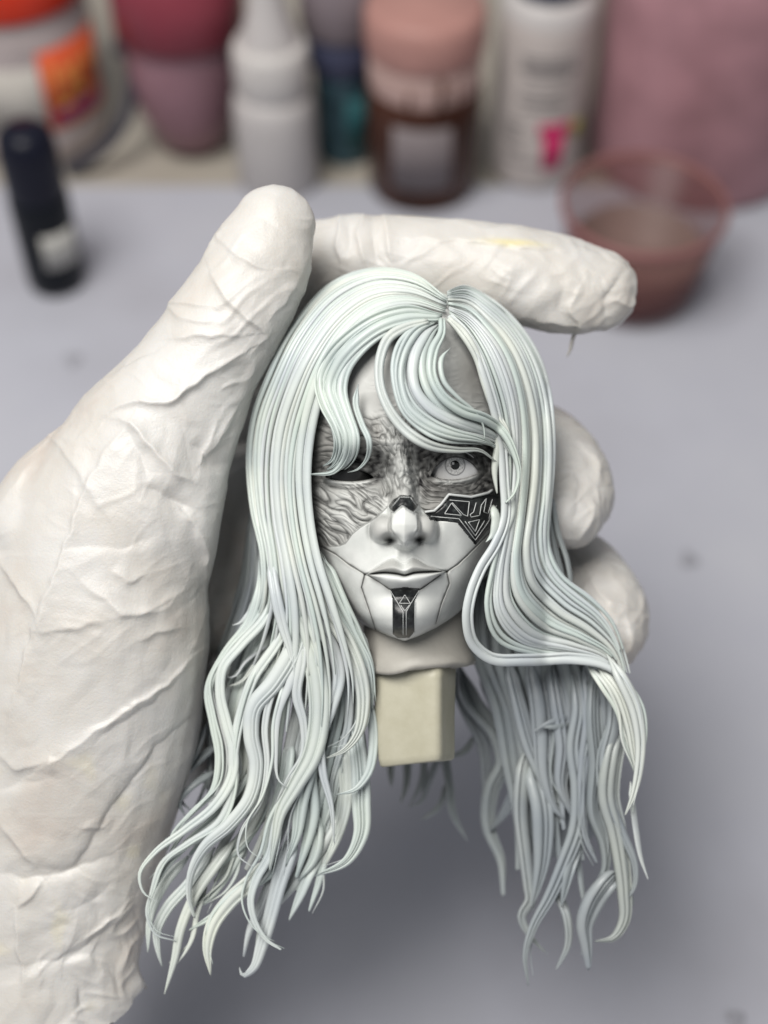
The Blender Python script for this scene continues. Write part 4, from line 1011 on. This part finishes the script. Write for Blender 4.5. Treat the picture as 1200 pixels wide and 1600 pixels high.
disp += cr_ * (-4.5 * r_a + 3.0 * np.minimum(r_b, 0.3) + calm * (-(0.8 + 2 * fing) * r_c + 2.0 * r_d * msk + 1.3 * r_e * msk2)) + 6 * soft
gv2 = gv + gn * disp[:, None]
gv2 = lap(gv2, 1, 0.2)
# ragged cuff: cut the film along an uneven line near the forearm
edge = y - np.interp(x, [-120, 0, 60, 112, 146, 222, 260], [1640, 1640, 1640, 1640, 1625, 1545, 1520]) - 9 * n2(x / 30, z / 60, 8) - 4 * n2(x / 12, z / 20, 9) + 0.5 * (z + 60) * (z < -60) * -0.3
keep = edge < 2.6
flare = sstep(1420, 1570, y); cxc = 70
gv2[:, 0] += flare * 14 * (n3(gv / [40, 60, 50], 7)) + flare * (gv[:, 0] - cxc) * 0.04
idx = -np.ones(nvert, int); idx[keep] = np.arange(keep.sum())
gv2[:, 1] -= np.clip(edge, 0, None) * keep
ff = gf[keep[gf].all(1)]; ff = idx[ff]
stain = 0.8 * np.exp(-((x - 800) / 42) ** 2 - ((y - 383 - 0.05 * (x - 800)) / 5.0) ** 2) * (z > -120) * front + 0.22 * sstep(0.35, 0.8, n3(gv / 50, 11)) * sstep(1000, 1300, y)
gl = build('glove', unproj(gv2[keep]), ff[:, ::-1], M_GLOVE, HAND, attrs={'stain': stain[keep]})
# forearm inside the cuff
v, f, nr, ns = tube_pts([(48, 1480, -70, 108, 88), (40, 1600, -78, 110, 90), (20, 1760, -80, 118, 95)], 24)
build('forearm', unproj(v), f[:, ::-1], M_SKIN, HAND)
# loose film tab hanging under the index fingertip
lock(np.array([(900, 515, -80), (894, 530, -82), (890, 548, -84), (886, 556, -86)], float), 17, 4, 1, root=0.9, m=M_GLOVE, name='film_tab', tip=0.5, label='small torn tab of glove film')
bpy.data.objects['film_tab'].parent = HAND
bpy.data.objects['film_tab'].location = Vector(root_loc(HAIR) - root_loc(HAND))

# ------------------------------------------------------------------ bottles and jars behind
def lathe_v(c, prof, n=48, a0=0, a1=2 * np.pi, closed=True):
    a = np.linspace(a0, a1, n, endpoint=not closed)
    V = np.array([[(c[0] + r * math.cos(t), c[1] + r * math.sin(t), h) for t in a] for r, h in prof]).reshape(-1, 3)
    return V, gridfaces(len(prof), n, closed)
class Pot:
    def __init__(self, name, label, cat, bx, by, half, group='bottles and jars at the back of the table'):
        e = table_pt(bx, by); dep = depth_of(e)
        self.R = half * dep / FPX; self.c = np.array([e[0], e[1] + self.R, 0.0])
        self.R = half * depth_of(self.c) / FPX; self.c = np.array([e[0], e[1] + self.R, 0.0])
        self.root = empty(name, self.c, label, cat, group)
    def h(self, py, front=True):
        return height_at(self.c - np.array([0, self.R if front else 0, 0]), py)
    def part(self, name, prof, m, parent=None, a0=0, a1=2 * np.pi, closed=True, n=48):
        prof = [(r * self.R, h) for r, h in prof]
        V, F = lathe_v(self.c, prof, n, a0, a1, closed)
        return build(name, V, F, m, parent or self.root)
    def patch(self, name, r, h0, h1, a0, a1, m, parent=None, r1=None, n=16):
        """a label wrapped on the wall; angles in degrees, -90 faces the viewer"""
        return self.part(name, [(r - 0.02, h0), (r, h0), (r1 or r, h1), ((r1 or r) - 0.02, h1)], m, parent, math.radians(a0), math.radians(a1), False, n)
def plastic(name, col, rough=0.4, var=0.12, **kw):
    m = mat(name, col, rough, 0.22, **kw)
    nz = noise_node(m, 35, 4)
    lo = tuple(c * (1 - var) for c in col); hi = tuple(min(1, c * (1 + var)) for c in col)
    r = ramp(m, nz.outputs['Fac'], [(0.3, lo), (0.7, hi)])
    nodes(m)[1].new(r.outputs[0], nodes(m)[2].inputs['Base Color']); return m
# white tub with red lid and orange label
pt = Pot('plastic_tub', 'white plastic tub with red lid, orange label and dark wire handle', 'tub', 40, 268, 112)
H = pt.h
body = pt.part('body', [(0.0, 0.001), (0.95, 0.001), (1, 0.006), (1.0, H(235)), (1.0, H(95)), (1.0, H(70)), (0.93, H(50)), (0.93, H(20)), (0, H(20))], plastic('milky_tub_plastic', (0.50, 0.43, 0.42), 0.35))
pt.part('lid', [(1.0, H(44)), (1.02, H(40)), (1.02, H(-40)), (0.98, H(-44)), (0, H(-44))], plastic('red_lid_plastic', (0.62, 0.045, 0.02), 0.35))
lb = pt.patch('label', 1.012, H(212), H(92), -64, -4, plastic('orange_label_print', (0.72, 0.115, 0.045), 0.5))
pt.patch('label_panel', 1.012, H(212), H(112), -112, -65, plastic('grey_label_print', (0.50, 0.47, 0.43), 0.5))
M_YEL = plastic('yellow_print', (0.72, 0.32, 0.08), 0.5); M_PUR = plastic('purple_print', (0.22, 0.03, 0.16), 0.5)
for a, b, h0, h1 in ((-56, -52, 185, 120), (-52, -42, 190, 180), (-44, -40, 185, 130), (-38, -34, 180, 125), (-34, -26, 182, 172), (-24, -20, 175, 120), (-20, -12, 150, 140)):
    pt.patch('letter', 1.02, H(h0 - 4), H(h1 - 4), a, b, M_YEL, lb)
pt.patch('swoosh', 1.018, H(200), H(186), -58, -16, M_PUR, lb)
pth = [table_pt(0, 0) * 0]
hp = []
for px, py, fr in ((198, 72, -0.45), (206, 105, -0.5), (204, 150, -0.65), (188, 198, -0.88), (152, 238, -1.05), (105, 268, -1.12)):
    yb_ = pt.c[1] + fr * pt.R
    r = FW + (px - 600) / FPX * RT - (py - 800) / FPX * UPV
    hp.append(CAM + r * ((yb_ - CAM[1]) / r[1]))
hp = np.array(hp); hp[:, 2] = np.maximum(hp[:, 2], 0.004)
M_WIRE = mat('dark_wire', (0.045, 0.045, 0.06), 0.4)
tube('wire_handle', spline(hp, 40), np.full(40, 0.0036), M_WIRE, pt.root, 8, world=True)
tube('handle_pivot', np.array([hp[0] + [-0.006, 0, 0.002], hp[0] + [0.006, 0, -0.002]]), np.full(2, 0.006), M_WIRE, pt.root, 10, world=True)
# maroon jar
pt = Pot('paint_jar', 'mauve translucent paint jar with dark maroon lid and rounded base', 'jar', 296, 272, 84); H = pt.h
pt.part('body', [(0, 0.001), (0.45, 0.001), (0.68, 0.006), (0.92, H(205)), (1.0, H(160)), (1.02, H(95)), (0.95, H(80)), (0, H(80))], plastic('mauve_plastic', (0.30, 0.165, 0.195), 0.3))
pt.part('lid', [(1.10, H(88)), (1.14, H(84)), (1.14, H(-60)), (0, H(-60))], plastic('maroon_lid_plastic', (0.24, 0.045, 0.065), 0.35))
# white nozzle bottle
pt = Pot('glue_bottle', 'white squeeze bottle with long tapered nozzle behind the thumb tip', 'bottle', 433, 322, 62); H = pt.h
WH = plastic('white_bottle_plastic', (0.56, 0.53, 0.52), 0.4, 0.05)
pt.part('body', [(0, 0.001), (0.93, 0.001), (1, 0.004), (1.0, H(205)), (0.97, H(190)), (0.84, H(172)), (0, H(172))], WH)
pt.part('collar', [(0.86, H(172)), (0.90, H(168)), (0.90, H(112)), (0.80, H(100)), (0, H(100))], plastic('white_collar_plastic', (0.62, 0.59, 0.57), 0.4, 0.05))
pt.part('nozzle', [(0.72, H(101)), (0.60, H(80)), (0.42, H(40)), (0.30, H(-10)), (0.22, H(-40)), (0, H(-40))], WH)
# dark blue bottle
pt = Pot('dropper_bottle', 'dark blue and teal bottle with grey lid behind the white nozzle bottle', 'bottle', 538, 268, 50); H = pt.h
pt.part('body', [(0, 0.001), (0.8, 0.001), (0.85, 0.004), (0.9, H(135)), (0.9, H(125)), (0, H(125))], plastic('teal_bottle_glass', (0.05, 0.10, 0.125), 0.25, 0.5))
pt.part('neck_band', [(0.95, H(130)), (1.1, H(110)), (1.1, H(66)), (0, H(66))], plastic('navy_band_plastic', (0.055, 0.06, 0.105), 0.35))
pt.part('lid', [(1.15, H(68)), (1.22, H(60)), (1.22, H(-50)), (0, H(-50))], plastic('grey_lid_plastic', (0.20, 0.165, 0.18), 0.4))
pt.patch('label', 0.905, H(240), H(160), -85, -25, plastic('teal_label_print', (0.04, 0.14, 0.155), 0.5))
# brown jar with pink cap
pt = Pot('glass_jar', 'brown glass jar with round pink cap and grey label', 'jar', 660, 342, 86); H = pt.h
pt.part('body', [(0, 0.001), (0.92, 0.001), (0.98, 0.005), (1.0, H(230)), (1.0, H(190)), (0.94, H(172)), (0, H(172))], plastic('brown_glass', (0.055, 0.02, 0.012), 0.15, 0.4))
pt.part('neck_skirt', [(0.93, H(186)), (0.95, H(180)), (0.97, H(118)), (0, H(118))], plastic('pale_pink_plastic', (0.42, 0.29, 0.265), 0.4))
pt.part('cap', [(0.99, H(122)), (1.02, H(114)), (1.02, H(72)), (0.97, H(58)), (0.88, H(53)), (0, H(53))], plastic('pink_cap_plastic', (0.44, 0.235, 0.205), 0.4))
pt.patch('label', 1.008, H(300), H(205), -122, -62, plastic('dusty_grey_label', (0.21, 0.18, 0.185), 0.6))
DR = plastic('brown_drip_paint', (0.12, 0.05, 0.03), 0.4)
for a, b, h0, h1 in ((-78, -72, 178, 128), (-108, -104, 176, 150), (-60, -57, 176, 140)):
    pt.patch('paint_drip', 0.99, H(h0), H(h1), a, b, DR)
# white labelled bottle
pt = Pot('labelled_bottle', 'white bottle with dark cap, grey text and a pink letter mark', 'bottle', 838, 306, 70); H = pt.h
pt.part('body', [(0, 0.001), (0.92, 0.001), (1, 0.005), (1.0, H(260)), (1.0, H(60)), (0.97, H(45)), (0, H(45))], plastic('white_label_wrap', (0.58, 0.52, 0.49), 0.45, 0.05))
pt.part('shoulder', [(0.985, H(52)), (0.97, H(34)), (0.80, H(22)), (0, H(22))], WH)
pt.part('cap', [(0.72, H(26)), (0.74, H(20)), (0.74, H(-40)), (0, H(-40))], plastic('navy_cap_plastic', (0.035, 0.045, 0.075), 0.4))
TX = plastic('grey_text_print', (0.22, 0.20, 0.20), 0.6)
for k, (py, a, b) in enumerate(((95, -125, -55), (104, -122, -60), (113, -125, -52), (122, -118, -64), (146, -120, -60), (160, -122, -72), (172, -118, -66))):
    pt.patch('text_line', 1.008, H(py + 3), H(py - 2), a, b, TX)
for k, (py, a, b) in enumerate(((200, -138, -116), (212, -138, -118), (224, -138, -116), (240, -134, -112), (256, -136, -66))):
    pt.patch('text_line', 1.008, H(py + 3), H(py - 2), a, b, TX)
PK = plastic('pink_print', (0.60, 0.03, 0.14), 0.5)
pt.patch('letter_bar', 1.012, H(214), H(196), -95, -55, PK)
pt.patch('letter_stem', 1.014, H(266), H(212), -88, -63, PK)
pt.patch('letter_dot', 1.012, H(224), H(200), -52, -36, plastic('lime_print', (0.45, 0.42, 0.05), 0.5))
# large pink bin
pt = Pot('storage_bin', 'large dusty pink translucent bin at the right edge', 'bin', 1108, 345, 172); H = pt.h
M_BIN = plastic('pink_bin_plastic', (0.42, 0.225, 0.25), 0.35, 0.2)
pt.part('body', [(0, 0.001), (0.93, 0.001), (0.98, 0.01), (1.0, H(160)), (1.0, H(60)), (1.0, H(-150)), (0.96, H(-155)), (0.95, H(-60)), (0.94, H(250))], M_BIN)
# tinted cup in front of it
e = table_pt(1000, 522)
pt = Pot('tinted_cup', 'empty red brown translucent cup with open rim', 'cup', 994, 526, 98); H = pt.h
M_CUP = mat('tinted_cup_plastic', (0.20, 0.075, 0.07), 0.3, 0.3)
nodes(M_CUP)[2].inputs['Alpha'].default_value = 0.36
hr = height_at(pt.c, 320)
kR = 129 * (depth_of(pt.c + [0, 0, hr])) / FPX / pt.R
pt.part('wall', [(0.0, 0.001), (0.9, 0.001), (0.98, 0.004), (kR, hr), (kR - 0.04, hr), (0.93, 0.008), (0, 0.008)], M_CUP, n=64)
pt.part('rim', [(kR + 0.02, hr - 0.002), (kR + 0.035, hr), (kR + 0.02, hr + 0.002), (kR - 0.045, hr + 0.002), (kR - 0.045, hr - 0.002)], plastic('brown_rim_plastic', (0.26, 0.12, 0.115), 0.3), n=64)
pt.part('residue', [(0.0, 0.012), (0.7, 0.012), (0.96, 0.014), (1.02, 0.03), (1.0, 0.03), (0.9, 0.016), (0, 0.015)], plastic('brown_residue', (0.20, 0.13, 0.115), 0.5))
# small black bottle
pt = Pot('ink_bottle', 'small black ink bottle with white label, standing at the left', 'bottle', 84, 474, 45); H = pt.h
M_INK = plastic('black_bottle_plastic', (0.004, 0.006, 0.010), 0.3)
pt.part('body', [(0, 0.001), (0.85, 0.001), (0.98, 0.005), (1.0, H(440)), (1.0, H(340)), (0.93, H(322)), (0, H(322))], M_INK)
pt.part('cap', [(0.94, H(330)), (0.97, H(322)), (0.95, H(262)), (0.86, H(240)), (0.6, H(230)), (0, H(228))], plastic('dark_cap_plastic', (0.007, 0.008, 0.018), 0.35))
pt.patch('label', 1.012, H(422), H(372), -88, -14, plastic('white_label_print', (0.50, 0.49, 0.46), 0.6))
